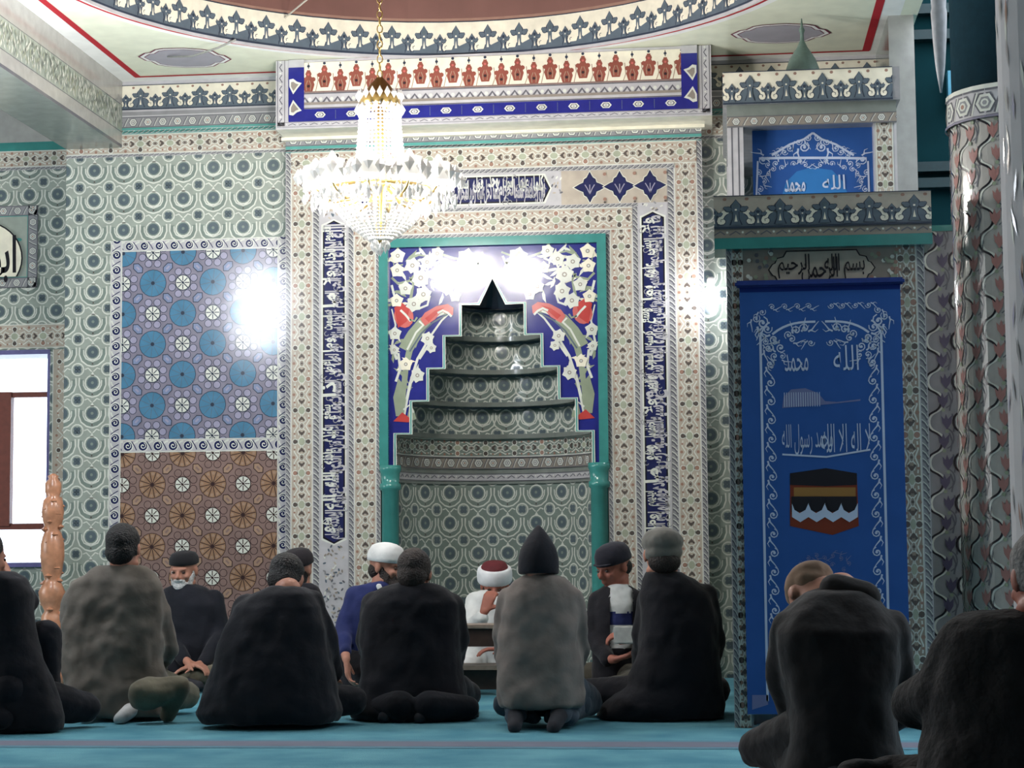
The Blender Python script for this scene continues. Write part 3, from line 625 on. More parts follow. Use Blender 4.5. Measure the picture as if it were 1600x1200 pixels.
# niche: half cylinder with corbelled rings
zs_ = [FZ(v) for v in (722, 672, 620.5, 569.5, 518.5, 469)]; hwid = [FX(v)-NCX for v in (925.5, 900, 873, 847, 821)]; zap = FZ(427); hap = FX(792)-NCX
NYC = YW-.02
def nichef(R): return lambda u, v, h: (NCX+(R-h)*math.cos(u), NYC+(R-h)*math.sin(u), v)
S = Surf(); 
radii = [NR]+hwid[:5]+[hap]
class Cyl(Surf): pass
def cylpat(z0, z1, R, kinds):
    S = Surf(); L = math.pi*R; kinds(S, L, z0, z1)
    return S, (lambda u, v, h: (NCX+(R-h)*math.cos(math.pi-u/R), NYC+(R-h)*math.sin(math.pi-u/R), v))
parts_ = []
def niche_low(S, L, z0, z1):
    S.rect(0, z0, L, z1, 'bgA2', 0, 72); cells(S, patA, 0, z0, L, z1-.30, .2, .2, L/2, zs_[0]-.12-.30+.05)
    S.rect(0, z1-.30, L, z1, 'stoneD', 9, 72); S.boost = 10; run(S, 'P', 0, z1-.28, L, z1-.23, nu=72); run(S, 'G', 0, z1-.20, L, z1-.12, nu=72, bg='bgBd'); run(S, 'B', 0, z1-.12, L, z1, nu=72, bg='bgA2')
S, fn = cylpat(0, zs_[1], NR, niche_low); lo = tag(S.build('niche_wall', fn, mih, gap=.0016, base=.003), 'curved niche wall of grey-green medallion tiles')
for i in range(1, 6):
    z0 = zs_[i]; z1 = zs_[i+1] if i < 5 else zap+.02; R = radii[i]-.005
    if i < 5:
        def kk(S, L, a, b):
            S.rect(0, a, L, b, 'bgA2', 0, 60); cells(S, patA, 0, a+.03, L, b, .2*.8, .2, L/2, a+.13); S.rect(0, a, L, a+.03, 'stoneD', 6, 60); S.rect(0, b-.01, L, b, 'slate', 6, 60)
        S, fn = cylpat(z0, z1, R, kk)
    else:
        S = Surf(); Rt = R; nn = 16          # pointed top
        for k in range(nn): S.poly([(math.pi*k/nn, 0), (math.pi*(k+1)/nn, 0), (math.pi*(k+1)/nn, 1), (math.pi*k/nn, 1)], 'slate2', 0)
        fn = lambda u, v, h: (NCX+(hwid[4]*(1-v)+.01)*math.cos(math.pi-u), NYC+(hwid[4]*(1-v)+.01)*math.sin(math.pi-u), z0+v*(z1+.05-z0))
    # underside ring
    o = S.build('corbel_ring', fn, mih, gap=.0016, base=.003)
    bm = bmesh.new(); bm.from_mesh(o.data); Ra, Rb = R, radii[i-1]+.0; k0 = None
    va = [[bm.verts.new((NCX+r_*math.cos(math.pi*k/24), NYC+r_*math.sin(math.pi*k/24), z0)) for k in range(25)] for r_ in (Ra, Rb)]
    for k in range(24): f = bm.faces.new((va[0][k], va[0][k+1], va[1][k+1], va[1][k])); f.material_index = 0
    bm.to_mesh(o.data); bm.free()
bk = mat('niche_core', (60, 66, 66), rough=.9)
simple('niche_shell', [(NXL-.05, NXR+.05, YW+NR+.01, YW+NR+.1, 0, NTOP+.1), (NXL-.1, NXL-.03, YW+.2, YW+NR+.1, 0, NTOP+.1), (NXR+.03, NXR+.1, YW+.2, YW+NR+.1, 0, NTOP+.1), (NXL-.1, NXR+.1, YW+.2, YW+NR+.1, NTOP+.05, NTOP+.15)], bk, mih)
# spandrel with stepped opening
S = Surf()
def sx(px): return FX(px)
stair = [(hwid[0]+0, zs_[0]), (hwid[0], zs_[1]), (hwid[1], zs_[1]), (hwid[1], zs_[2]), (hwid[2], zs_[2]), (hwid[2], zs_[3]), (hwid[3], zs_[3]), (hwid[3], zs_[4]), (hwid[4], zs_[4]), (hwid[4], zs_[5]), (hap, zs_[5]), (0, zap)]
right = [(NCX+a, b) for a, b in stair]; left = [(NCX-a, b) for a, b in stair]
for sgn, sq in ((1, right), (-1, left)):
    ex = NCX+sgn*NR
    for i in range(0, 10, 2):       # columns of the stair, each a rectangle from its step up to the top
        (xa, za), (xb, zb2_) = sq[i], sq[i+1]
        x_out = ex if i == 0 else sq[i-1][0]
        S.rect(min(x_out, xa), sq[i][1], max(x_out, xa), gti, 'navy', 0)
    S.poly([(sq[9][0], sq[9][1]), (sq[9][0], gti), (NCX, gti), (NCX, zap), (sq[10][0], sq[10][1])], 'navy', 0)
full = left[:-1]+[left[-1]]+right[:-1][::-1]
S.stroke([(a, b) for a, b in full], .022, 'white', 30); S.stroke([(a, b) for a, b in full], .010, 'teal2', 31)
MX = lambda px, sgn: NCX+sgn*(NCX-sx(px))
cl = (NXL, zs_[0], NXR, gti)
for sgn in (1, -1):
    def Zp(py): return FZ(py-6)
    def pt(px, py): return (NCX-sgn*(NCX-sx(px)), Zp(py))
    def fl_(px, py, r=.036, c='white', n=6, ly_=12):
        x, y = pt(px, py)
        S.poly([(x+r*(1.36 if k % 2 == 0 else 1.02)*math.cos(math.pi*k/n+.3), y+r*(1.36 if k % 2 == 0 else 1.02)*math.sin(math.pi*k/n+.3)) for k in range(2*n)], c, ly_); S.disc(x, y, r*.78, c, ly_+1, 10)
        S.disc(x, y, r*.36, 'bgBd', ly_+2, 8); S.disc(x, y, r*.2, 'white', ly_+3, 6)
    def st(pts, w, c='white', ly_=8, w1=None): S.stroke([pt(a, b) for a, b in pts], w, c, ly_, w1=w1)
    S.clip = cl
    # stems
    st([(626, 655), (630, 610), (634, 570), (640, 545), (655, 520), (668, 500)], .030, 'leaf', 6, .05)
    st([(630, 650), (640, 600), (652, 560), (672, 525), (690, 500), (703, 488)], .020, 'white', 7, .01)
    st([(620, 560), (612, 540), (618, 505), (612, 480)], .018, 'white', 7, .008); st([(618, 595), (625, 575), (622, 550)], .016, 'white', 7)
    st([(640, 600), (650, 585), (655, 575)], .014, 'white'); st([(655, 560), (665, 545), (672, 535)], .014, 'white')
    st([(612, 430), (622, 440), (640, 436), (650, 425)], .016, 'leaf', 5); st([(640, 475), (646, 440), (640, 430)], .022, 'leaf', 5, .008); st([(612, 442), (616, 458), (630, 465)], .016, 'white')
    st([(640, 400), (655, 395), (668, 398)], .022, 'leaf', 6, .006); st([(690, 395), (710, 402), (728, 405), (756, 394)], .016, 'leaf', 6, .012); st([(662, 455), (664, 430), (670, 415), (690, 405)], .014, 'white')
    st([(690, 430), (700, 440), (715, 435), (732, 420), (750, 410), (754, 400)], .014, 'white', 6); st([(745, 405), (752, 420), (748, 440)], .018, 'white', 6, .006)
    st([(672, 460), (668, 475), (655, 480)], .014, 'white', 6); st([(614, 400), (616, 412), (630, 410)], .010, 'leaf')
    # big striped leaf under the tulip
    st([(632, 545), (645, 520), (660, 500), (680, 490), (700, 487)], .085, 'leaf', 9, .02); st([(636, 545), (650, 518), (668, 500), (694, 488)], .012, 'white', 10); st([(640, 548), (658, 520), (676, 503), (700, 490)], .010, 'slate', 11)
    # tulips
    x, y = pt(631, 492); S.disc(x, y, .062, 'coral', 14, 14, .075, .3); S.poly([pt(616, 478), pt(628, 470), pt(640, 480), pt(636, 500), pt(622, 510)], 'red', 15)
    st([(626, 482), (634, 490), (642, 500)], .014, 'white', 17); st([(640, 497), (648, 500), (652, 494)], .012, 'leaf', 17)
    S.poly([pt(657, 497), pt(664, 487), pt(682, 477), (pt(700, 474)), pt(709, 480), pt(708, 492), pt(700, 490), pt(690, 486), pt(680, 498), pt(664, 508)], 'coral', 14); S.poly([pt(664, 496), pt(680, 484), pt(695, 479), pt(686, 487), pt(670, 502)], 'red', 16)
    st([(684, 488), (692, 484), (700, 488), (706, 494)], .014, 'white', 17); st([(655, 500), (662, 507), (656, 512)], .012, 'white', 17)
    # blossoms
    for k, (a, b, r) in enumerate(((622, 396, .038), (645, 412, .040), (668, 407, .036), (684, 394, .034), (621, 419, .036), (658, 432, .046), (634, 448, .036), (662, 458, .042), (620, 467, .034), (647, 473, .040), (617, 519, .034), (668, 528, .034), (634, 568, .034), (652, 586, .036), (712, 462, .030), (700, 450, .034), (690, 420, .030), (730, 403, .050), (616, 545, .026), (674, 543, .026))):
        fl_(a, b, r, 'white' if k % 4 else 'cream', 5+(k % 2), 18+k*.2)
    rl = random.Random(11)
    for k in range(46):
        a_, b_ = (rl.uniform(612, 690), rl.uniform(390, 480)) if k < 30 else (rl.uniform(612, 650), rl.uniform(520, 610))
        if a_ > 660 and b_ > 470: continue
        x, y = pt(a_, b_); th = rl.uniform(0, 6.28)*sgn; L_ = rl.uniform(.035, .06); S.push(x, y, th); S.poly([(-L_, 0), (-.3*L_, .014), (.5*L_, .010), (L_, -.006), (.2*L_, -.008)], rl.choice(['white', 'leaf', 'cream']), 4+k*.01); S.pop()
    st([(716, 410), (728, 395), (742, 408), (740, 418), (724, 420)], .018, 'leaf', 23)
    # bulb and red ground at the foot
    S.poly([pt(618, 650), pt(614, 620), pt(622, 590), pt(630, 600), pt(634, 625), pt(630, 650)], 'leaf', 9); S.poly([pt(614, 658), pt(628, 644), pt(642, 655), pt(638, 660)], 'red', 12); st([(630, 640), (640, 632), (646, 645)], .012, 'white', 13)
    S.poly([pt(634, 660), pt(640, 630), pt(646, 640), pt(650, 655)], 'leaf', 9)
    S.clip = None
S.boost = 40
for k in range(1, 17):
    xx = NXL+k*(NXR-NXL)/16
for zz in zs_[1:]:
    pass
sp = tag(S.build('spandrel', planeY(YM+.01), mih, gap=.0004), 'deep blue stepped arch panel with white blossoms and coral tulips')
# ================================================================ the minbar: doorway near, pulpit top far
YD, YP = 8.75, 10.65
DX = lambda px, py=700: PY(px, py, YD).x
DZ = lambda py, px=1285: PY(px, py, YD).z
QX = lambda px, py=250: PY(px, py, YP).x
QZ = lambda py, px=1260: PY(px, py, YP).z
mn = empty('minbar', (DX(1285), YD, 0), 'tall tiled pulpit with crested cornices and small green spire right of the niche', 'pulpit')
xa, xb, xc, xd = DX(1140), DX(1166), DX(1408), DX(1452)
zg = DZ(388); dt = .16
S = Surf()
S.box(xa, xb+.01, YD, YD+dt, 0, zg, 'grey'); S.box(xc-.01, xd, YD, YD+dt, 0, zg, 'grey'); S.box(xb, xc, YD, YD+dt, DZ(452), zg, 'grey')
run(S, 'B', xa+.025, 0, xb, zg, True, bg='brnB'); run(S, 'R', xa, 0, xa+.025, zg, True); run(S, 'B', xc, 0, xd-.035, zg, True, bg='brnB'); run(S, 'R', xd-.035, 0, xd, zg, True)
S.rect(xb, DZ(452), xc, zg, 'bgBd', 0, 1); zm = (DZ(390)+DZ(450))/2; S.boost = 4
cw = (DX(1368, 420)-DX(1200, 420))/2; cx = (DX(1368, 420)+DX(1200, 420))/2; ch = (DZ(390)-DZ(449))/2
for k, (q, m) in enumerate(((0, 'black'), (.006, 'bgB'))):
    S.poly([(cx+x*(cw-q), zm+y*(ch-q)) for x, y in ((-1, 0), (-.93, .3), (-.88, .36), (-.84, .62), (-.72, .7), (-.66, 1), (.66, 1), (.72, .7), (.84, .62), (.88, .36), (.93, .3), (1, 0), (.93, -.3), (.88, -.36), (.84, -.62), (.72, -.7), (.66, -1), (-.66, -1), (-.72, -.7), (-.84, -.62), (-.88, -.36), (-.93, -.3))], m, k)
rr = random.Random(5)
for k in range(60):
    sg = 1 if k % 2 else -1; u = cx+sg*rr.uniform(cw*.86, (xc-xb)/2*.98); v = zm+rr.uniform(-1, 1)*ch
    if abs(v-zm) < ch*.5 and abs(u-cx) < cw*1.02: continue
    S.disc(u, v, .010, rr.choice(['dgrey', 'white', 'leaf', 'redB']), 2+k*.1, 6)
S.boost = 14
write(S, 'بسم الله', cx+cw*.05, zm-ch*.62, cx+cw*.80, zm+ch*.78, 'black', 1, .012); write(S, 'الرحمن', cx-cw*.38, zm-ch*.80, cx+cw*.30, zm+ch*.62, 'black', 2, .012); write(S, 'الرحيم', cx-cw*.82, zm-ch*.50, cx-cw*.22, zm+ch*.80, 'black', 3, .012)
S.build('doorway', planeY(YD), mn)
# crested cornice over the doorway
S = Surf(); e0, e1 = DX(1116, 370), DX(1455, 370); z0, z1, z2 = DZ(388), DZ(371), DZ(355); z3 = DZ(304)
S.box(e0, e1, YD-.05, YD+dt+.05, z0, z1, 'teal'); S.box(e0, e1, YD-.03, YD+dt, z1, z3, 'grey')
run(S, 'P', e0, z1, e1, z2, bg='bgBd'); S.boost = 4; run(S, 'F', e0, z2, e1, z3, per=.2, bg='bgB')
S.build('cornice', planeY(YD-.03), mn)
# side walls and stair body behind the doorway, up to the pulpit platform
S = Surf(); S.box(xa+.02, xa+.10, YD+dt, YW-.02, 0, 1.0, 'stoneG'); S.box(xd-.10, xd-.02, YD+dt, YW-.02, 0, 1.0, 'stoneG'); S.box(xa+.02, xa+.1, YP, YW-.02, 1.0, 1.9, 'stoneG'); S.box(xd-.1, xd-.02, YP, YW-.02, 1.0, 1.9, 'stoneG')
S.rect(YD+dt, 0, YW-.02, 1.0, 'bgA', 0, 8); cells(S, patA, YD+dt, 0, YW-.02, 1.0, .2, .2)
S.rect(YP, 1.0, YW-.02, 1.9, 'bgA', 0, 4); cells(S, patA, YP, 1.0, YW-.02, 1.9, .2, .2)
S.build('side_wall', lambda y, z, h: (xa+.02-h, y, z), mn)
for k in range(8): S2 = simple('step', [(xa+.1, xd-.1, YD+dt+.05+k*.24, YP+.3, k*.235, (k+1)*.235)], tm('stone'), mn)
# pulpit top
p0, p1, p2, p3 = QX(1137), QX(1162), QX(1366), QX(1402); zr0, zr1, zr2, zr3 = QZ(196), QZ(180), QZ(163), QZ(112)
S = Surf(); zlow = 1.9
for a, b in ((p0, p1), (p2, p3)):
    S.box(a, b, YP, YP+.12, zlow, zr0, 'silver'); S.box(a, b, YW-.35, YW-.02, zlow, zr0, 'silver')
S.box(p0, p3, YP-.02, YW-.02, zr0, zr2, 'grey'); S.box(p0-.02, p3+.02, YP-.05, YW-.02, zr2, zr3, 'grey')
run(S, 'B', p2+.01, zlow, p3-.02, zr0, True, bg='bgB'); S.rect(p0, zlow, p1, zr0, 'silver', 0); S.rect(p0+.022, zlow, p0+.03, zr0, 'dgrey', 1); S.rect(p1-.03, zlow, p1-.022, zr0, 'dgrey', 1)
S.boost = 30
S.build('post', planeY(YP), mn)
S = Surf(); run(S, 'G', p0, zr0, p3, zr1, bg='bgBd'); S.rect(p0, zr1, p3, zr2, 'stoneD', 0)
S.boost = 22; S.build('frieze', planeY(YP-.021), mn)
S = Surf(); run(S, 'F', p0-.02, zr2, p3-.02, zr3, ph=.05); S.build('canopy_crest', planeY(YP-.051), mn)
zt3 = zr3; c = PY(1254, 100, YP+.42); m_g = mat('spire_green', (92, 112, 104), rough=.5)
lathe('spire', [(.12, zt3-.02), (.11, zt3+.08), (.075, zt3+.18), (.03, zt3+.25), (.012, zt3+.29), (.010, zt3+.33), (.018, zt3+.35), (.008, zt3+.37), (.003, zt3+.42)], c.x, YP+.42, m_g, mn, n=10)
# ---- banners
def banner(name, Y, x0, x1, z0, z1, small, label):
    S = Surf(); S.rect(x0, z0, x1, z1, 's_banner', 0, 28, 1)
    w, h = x1-x0, z1-z0; U = lambda u: x0+u*w; cxm = (x0+x1)/2
    def scroll(x, z, s, sx_, rot=0, m='s_bwhite'):
        S.push(x, z, rot, s, sx_); S.spiral(0, 0, .1, .42, 2.4, -1.1, .13, m, 3); S.stroke([(.35, -.25), (.25, -.6), (-.05, -.95), (-.3, -1.3)], .16, m, 3, w1=.05); S.stroke([(.3, -.5), (.5, -.8), (.35, -1.1)], .12, m, 4, w1=.03); S.disc(-.05, .0, .12, m, 4, 8); S.pop()
    if not small:
        zu = lambda f: z1-f*h
        S.rect(x0, zu(.012), x1, z1, 's_banD', 2)
        for sg in (-1, 1):
            xx = cxm+sg*w*.375; S.stroke([(xx, zu(.97)), (xx, zu(.115))], .011, 's_bwhite', 2)
            n = 17
            for k in range(n): scroll(cxm+sg*w*.318, zu(.165+.755*(k+.4)/n), .054, sg*(1 if k % 2 else 1))
            # corner bouquet
            for k, (dx, dz, s) in enumerate(((.36, .085, .05), (.40, .075, .035), (.33, .10, .04), (.29, .125, .045), (.25, .145, .04), (.29, .165, .035), (.31, .19, .03), (.20, .115, .035), (.15, .105, .04), (.10, .10, .04), (.18, .125, .035), (.24, .165, .03), (.345, .13, .03), (.325, .145, .04), (.36, .06, .03), (.06, .135, .03))):
                scroll(cxm+sg*w*dx, zu(dz), s*1.35, sg, .5*sg*k)
            S.stroke([(cxm+sg*w*(.03+.27*k/8), zu(.085+.0*k+.028*(k/8)**3)) for k in range(9)], .010, 's_bwhite', 2)
            S.stroke([(cxm+sg*w*(.375-.06*k/6), zu(.115-.03*math.sin(k/6*1.57))) for k in range(7)], .008, 's_bwhite', 2)
            for k, q in enumerate((.30, .22, .14, .07)): scroll(cxm+sg*w*q, zu(.048), .035, sg, 1.4)
            for k in range(5): scroll(cxm+sg*w*(.33-.02*k), zu(.93+.012*k), .035, sg, .6*k)
        write(S, 'الله', U(.625), zu(.205), U(.775), zu(.128), 's_bwhite', 6, .004) if False else None
        ps, _ = glyphs('الله', .01)
        ex = lambda px, py: (DX(px, py), DZ(py, px))
        a = ex(1302, 580); b = ex(1340, 540); write(S, 'الله', a[0], a[1], b[0], b[1], 's_bwhite', 6, -.004)
        a = ex(1226, 582); b = ex(1262, 554); write(S, 'محمد', a[0], a[1], b[0], b[1], 's_bwhite', 6, .0)
        a = ex(1222, 712); b = ex(1358, 662); write(S, 'لا اله الا الله', (a[0]+b[0])/2-.02, a[1]+.01, b[0], b[1], 's_bwhite', 6, -.004); write(S, 'محمد رسول الله', a[0], a[1], (a[0]+b[0])/2+.03, b[1], 's_bwhite', 7, -.004); S.stroke([(a[0], a[1]+.004), ((a[0]+b[0])/2, a[1]-.01), (b[0], a[1]+.02)], .008, 's_bwhite', 5)
        # low grey skyline drawing
        a = ex(1222, 640); b = ex(1343, 606)
        Lx = lambda f: a[0]+(b[0]-a[0])*f; Lz = lambda f: a[1]+(b[1]-a[1])*f
        S.poly([(Lx(0), Lz(.05)), (Lx(.02), Lz(.6)), (Lx(.12), Lz(.95)), (Lx(.3), Lz(1)), (Lx(.46), Lz(.75)), (Lx(.55), Lz(.35)), (Lx(.7), Lz(.3)), (Lx(1), Lz(.42)), (Lx(1), Lz(.34)), (Lx(.6), Lz(.2)), (Lx(.3), Lz(.12))], 's_bgrey', 3)
        for k in range(16): S.stroke([(Lx(.03+.03*k), Lz(.1)), (Lx(.03+.03*k), Lz(.8))], .003, 's_bwhite', 4)
        # draped cube with pale scalloped hem
        K = lambda px, py: ex(px, py)
        S.poly([K(1234, 742), K(1290, 733), K(1338, 742), K(1341, 822), K(1300, 836), K(1234, 822)], 's_rust', 3)
        S.poly([K(1234, 740), K(1290, 732), K(1338, 740), K(1338, 758), K(1290, 760), K(1234, 758)], 's_black', 4)
        S.poly([K(1240, 762), K(1336, 762), K(1336, 778), K(1240, 778)], 's_gold', 4); S.poly([K(1236, 776), K(1338, 776), K(1338, 800), K(1236, 800)], 's_black', 5)
        for k in range(4):
            u = 1237+k*25.5; S.poly([K(u, 787), K(u+4, 797), K(u+12, 802), K(u+21, 797), K(u+26, 786), K(u+26, 808), K(u+13, 816), K(u, 808)], 's_bwhite', 6+k*.2)
            S.poly([K(u+3, 776), K(u+23, 776), K(u+21, 792), K(u+13, 799), K(u+5, 792)], 's_black', 8); x_, z_ = K(u+13, 774); S.disc(x_, z_, .012, 's_gold', 9, 8, .006)
        for k, (px, py) in enumerate(((1250, 880), (1262, 872), (1275, 868), (1288, 872), (1300, 868), (1313, 872), (1325, 880), (1275, 882), (1288, 888), (1300, 882), (1258, 890), (1318, 890))): x_, z_ = K(px, py); scroll(x_, z_, .028, 1 if px > 1288 else -1, .5*k, 's_bgrey')
        S.poly([K(1175, 1085), K(1200, 1085), K(1200, 1100), K(1175, 1108)], 's_bgrey', 2)
    else:
        ex = lambda px, py: (PY(px, py, Y).x, PY(px, py, Y).z)
        S.poly([ex(1222, 305), ex(1228, 285), ex(1245, 268), ex(1268, 262), ex(1300, 266), ex(1318, 285), ex(1325, 305)], 's_bannerL', 1)
        for sg in (-1, 1):
            c = 1270
            for k, (dx, y, s) in enumerate(((8, 216, .05), (14, 230, .075), (22, 222, .05), (36, 232, .05), (44, 238, .045), (55, 243, .035), (78, 250, .06), (70, 258, .04), (58, 256, .045), (48, 262, .04), (30, 256, .04), (20, 252, .035), (12, 258, .04), (84, 270, .045), (76, 284, .04), (82, 296, .045), (70, 272, .035), (62, 264, .04))):
                p = ex(c+sg*dx, y); scroll(p[0], p[1], s, sg, .4*k*sg)
            S.stroke([ex(c, 247), ex(c+sg*40, 247), ex(c+sg*84, 248)], .014, 's_bwhite', 5); S.stroke([ex(c+sg*86, 252), ex(c+sg*88, 305)], .010, 's_bwhite', 5)
            S.stroke([ex(c, 208), ex(c+sg*14, 218), ex(c+sg*36, 226), ex(c+sg*64, 243)], .012, 's_bwhite', 5)
        a = ex(1285, 297); b = ex(1320, 273); write(S, 'الله', a[0], a[1], b[0], b[1], 's_bwhite', 9, .006)
        a = ex(1226, 301); b = ex(1258, 280); write(S, 'محمد', a[0], a[1], b[0], b[1], 's_bwhite', 9, .02)
    o = S.build(name, lambda x, z, h: (x, Y-h, z), None, gap=.0004, base=.004)
    b_ = simple('backing_cloth', [(x0, x1, Y+.016, Y+.020, z0, z1)], mat('banner_back', (30, 70, 150), rough=.8), o)
    rod = mat('rod_metal', (190, 190, 190), rough=.3, metal=.6)
    r_ = simple('rod', [(x0-.02, x1+.02, Y-.02, Y+.02, z1, z1+.03)], rod if small else mat('hem', (24, 50, 120), rough=.8), o, bev=.008)
    return tag(o, label, 'banner')
TILES.update(banD=(14, 40, 110))
bx0, bx1 = DX(1160, 700), DX(1412, 700)
banner('curtain_banner', YD+.03-.06, bx0, bx1, DZ(1115), DZ(448), False, 'long blue banner with white lettering and a draped cube picture, hanging in the pulpit doorway')
banner('curtain_banner', YP+.10, PY(1176, 250, YP+.1).x, PY(1364, 250, YP+.1).x, 2.3, PY(1270, 200, YP+.1).z, True, 'small blue banner with white scrollwork hanging in the raised pulpit top')
# ================================================================ pier, columns and green zone on the right
x0, x1 = PY(1392, 200, 11.2).x, PY(1432, 200, 11.2).x
S = Surf(); S.box(x0, x1, 11.2, YW+.02, WZ(420, 11.2, 1400), ZC+.5, 'stoneD')
S.rect(x0, WZ(420, 11.2, 1400), x1, ZC, 'stone', 0, 1, 6)
o = tag(S.build('trim_2', planeY(11.2)), 'pale stone pier edge behind the pulpit top, up to the ceiling', kind='structure')
# beam toward the viewer on the right
S = Surf(); S.box(XCR, XCR+.35, 3.0, 11.2, zb, ZC+.4, 'stoneG'); 
# teal gallery behind
tg = mat('gallery_teal', (12, 46, 52), rough=.9, spec=.1, var=.15, scale=3); tg2 = mat('gallery_blue', (70, 140, 166), rough=.5)
g = simple('gallery_wall', [(PY(1425, 300, 12.0).x, XR, 11.95, 12.09, 0, ZC+.6)], tg)
simple('gallery_rail', [(PY(1430, 300, 12.0).x, XR, 11.88, 11.95, WZ(z_, 12, 1480)-.03, WZ(z_, 12, 1480)+.03) for z_ in (60, 20, 265, 290)], mat('gallery_dark', (14, 46, 52), rough=.5), g)
simple('blue_panel', [(PY(1480, 130, 11.9).x, PY(1545, 130, 11.9).x, 11.86, 11.95, WZ(165, 11.9, 1500), WZ(112, 11.9, 1500))], tg2, g)
simple('dark_panel', [(PY(1500, 100, 11.9).x, PY(1590, 100, 11.9).x, 11.84, 11.95, WZ(112, 11.9, 1500), WZ(90, 11.9, 1500))], mat('gallery_black', (12, 30, 44), rough=.5), g)  # near-black slab standing proud of the gallery wall
tag(g, 'dark teal painted gallery wall behind the tiled column', kind='structure'); g.name = 'wall_gallery'
# tiled pier beside the pulpit doorway, shade painted in as darker tile colours
YK = 9.6
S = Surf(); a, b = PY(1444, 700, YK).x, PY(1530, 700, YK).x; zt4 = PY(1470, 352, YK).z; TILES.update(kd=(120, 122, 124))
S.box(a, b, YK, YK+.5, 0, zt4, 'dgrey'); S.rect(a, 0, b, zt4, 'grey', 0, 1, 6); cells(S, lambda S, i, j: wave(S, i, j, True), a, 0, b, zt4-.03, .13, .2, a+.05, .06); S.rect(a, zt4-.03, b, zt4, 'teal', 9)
tag(S.build('tiled_pier', planeY(YK)), 'pier of wavy stem tiles with painted-in shade between the pulpit and the round column', 'pier', kind='thing')
# round column of wavy tulip tiles
YCo = 9.0; cr = .30
ca = PY(1497, 600, YCo); ccx = PY(1495, 560, YCo).x+cr; Lc2 = 6.28318*cr; 
S = Surf(); zc_top = PY(1530, 152, YCo).z
S.rect(0, 0, Lc2, zc_top, 'wavebg', 0, 64, 1); cells(S, wave, 0, 0, Lc2, zc_top-.15, Lc2/16, .2, .04, .02)
S.boost = 12; run(S, 'G', 0, zc_top-.15, Lc2, zc_top-.02, per=Lc2/16, nu=32, bg='silver'); S.rect(0, zc_top-.155, Lc2, zc_top-.145, 'purp', 9, 32); S.rect(0, zc_top-.02, Lc2, zc_top, 'white', 3, 32)
colf = lambda u, v, h: (ccx+(cr+h+.03*(1-v/zc_top)*0)*math.cos(-math.pi+u/cr), YCo+(cr+h)*math.sin(-math.pi+u/cr), v)
c_ = tag(S.build('tiled_column', colf, gap=.0010, base=.001), 'round column of wavy stem tiles with red tulips at the right', 'column', kind='thing')
lathe('column_shaft', [(cr-.01, zc_top-.01), (cr-.01, ZC+.2)], ccx, YCo, mat('shaft_teal', (20, 46, 56), rough=.85, spec=.1), c_)
# near pale column at the right edge
YN = 6.2; xn = PY(1572, 500, YN).x; rn = .26
S = Surf(); Ln = 6.28318*rn; S.rect(0, 0, Ln, ZC, 's_silver', 0, 32); 
rr = random.Random(9)
for k in range(420): S.push(rr.uniform(0, Ln), rr.uniform(0.6, ZC), rr.uniform(1.2, 1.9)); S.poly([(-.05, 0), (0, .007), (.05, 0), (0, -.007)], rr.choice(['grey', 'white', 'stone', 'redB', 'purpL']), 1+k*.02); S.pop()
tag(S.build('tiled_column', lambda u, v, h: (xn+rn+(rn+h)*math.cos(-math.pi+u/rn), YN+(rn+h)*math.sin(-math.pi+u/rn), v)), 'pale grey glossy column cut by the right edge of view', 'column', kind='thing')
# pale spike hanging in front of the green gallery
hx = PY(1468, 60, 8.0).x; zt5 = PY(1464, 145, 8.0).z
o = lathe('hanging_spike', [(.004, zt5), (.016, zt5+.08), (.020, zt5+.11), (.028, zt5+.22), (.034, zt5+.34), (.030, zt5+.36), (.034, zt5+.42), (.044, zt5+.6), (.03, ZC-.02)], hx, 8.0, mat('spike_plaster', (176, 176, 180), rough=.5), None, n=10)
tag(o, 'pale tapering spike hanging point down before the teal gallery', 'pendant')
# added bulb in place of a reflected glare between mihrab and minbar
wl_p = PY(1111, 462, YM-.05); lm = empty('glare_stand_in', (wl_p.x, YM-.05, wl_p.z), 'added white bulb standing in for a reflected glare between niche and pulpit', 'lamp')
glow = mat('glare_glow', (245, 248, 255), emit=40)
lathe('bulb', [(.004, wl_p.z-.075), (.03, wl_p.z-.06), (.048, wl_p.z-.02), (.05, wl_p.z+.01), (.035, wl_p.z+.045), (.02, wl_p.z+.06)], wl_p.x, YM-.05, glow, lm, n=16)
lathe('glare_socket', [(.022, wl_p.z+.06), (.026, wl_p.z+.10), (.018, wl_p.z+.115)], wl_p.x, YM-.05, mat('socket', (190, 190, 190), rough=.4), lm, n=12)
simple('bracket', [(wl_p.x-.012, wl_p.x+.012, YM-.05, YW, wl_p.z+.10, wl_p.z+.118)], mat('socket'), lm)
point('glare_light', (wl_p.x, YM-.11, wl_p.z), 16, (.95, .97, 1), .04)  # added light that brightens the tile strip around the stand-in bulb
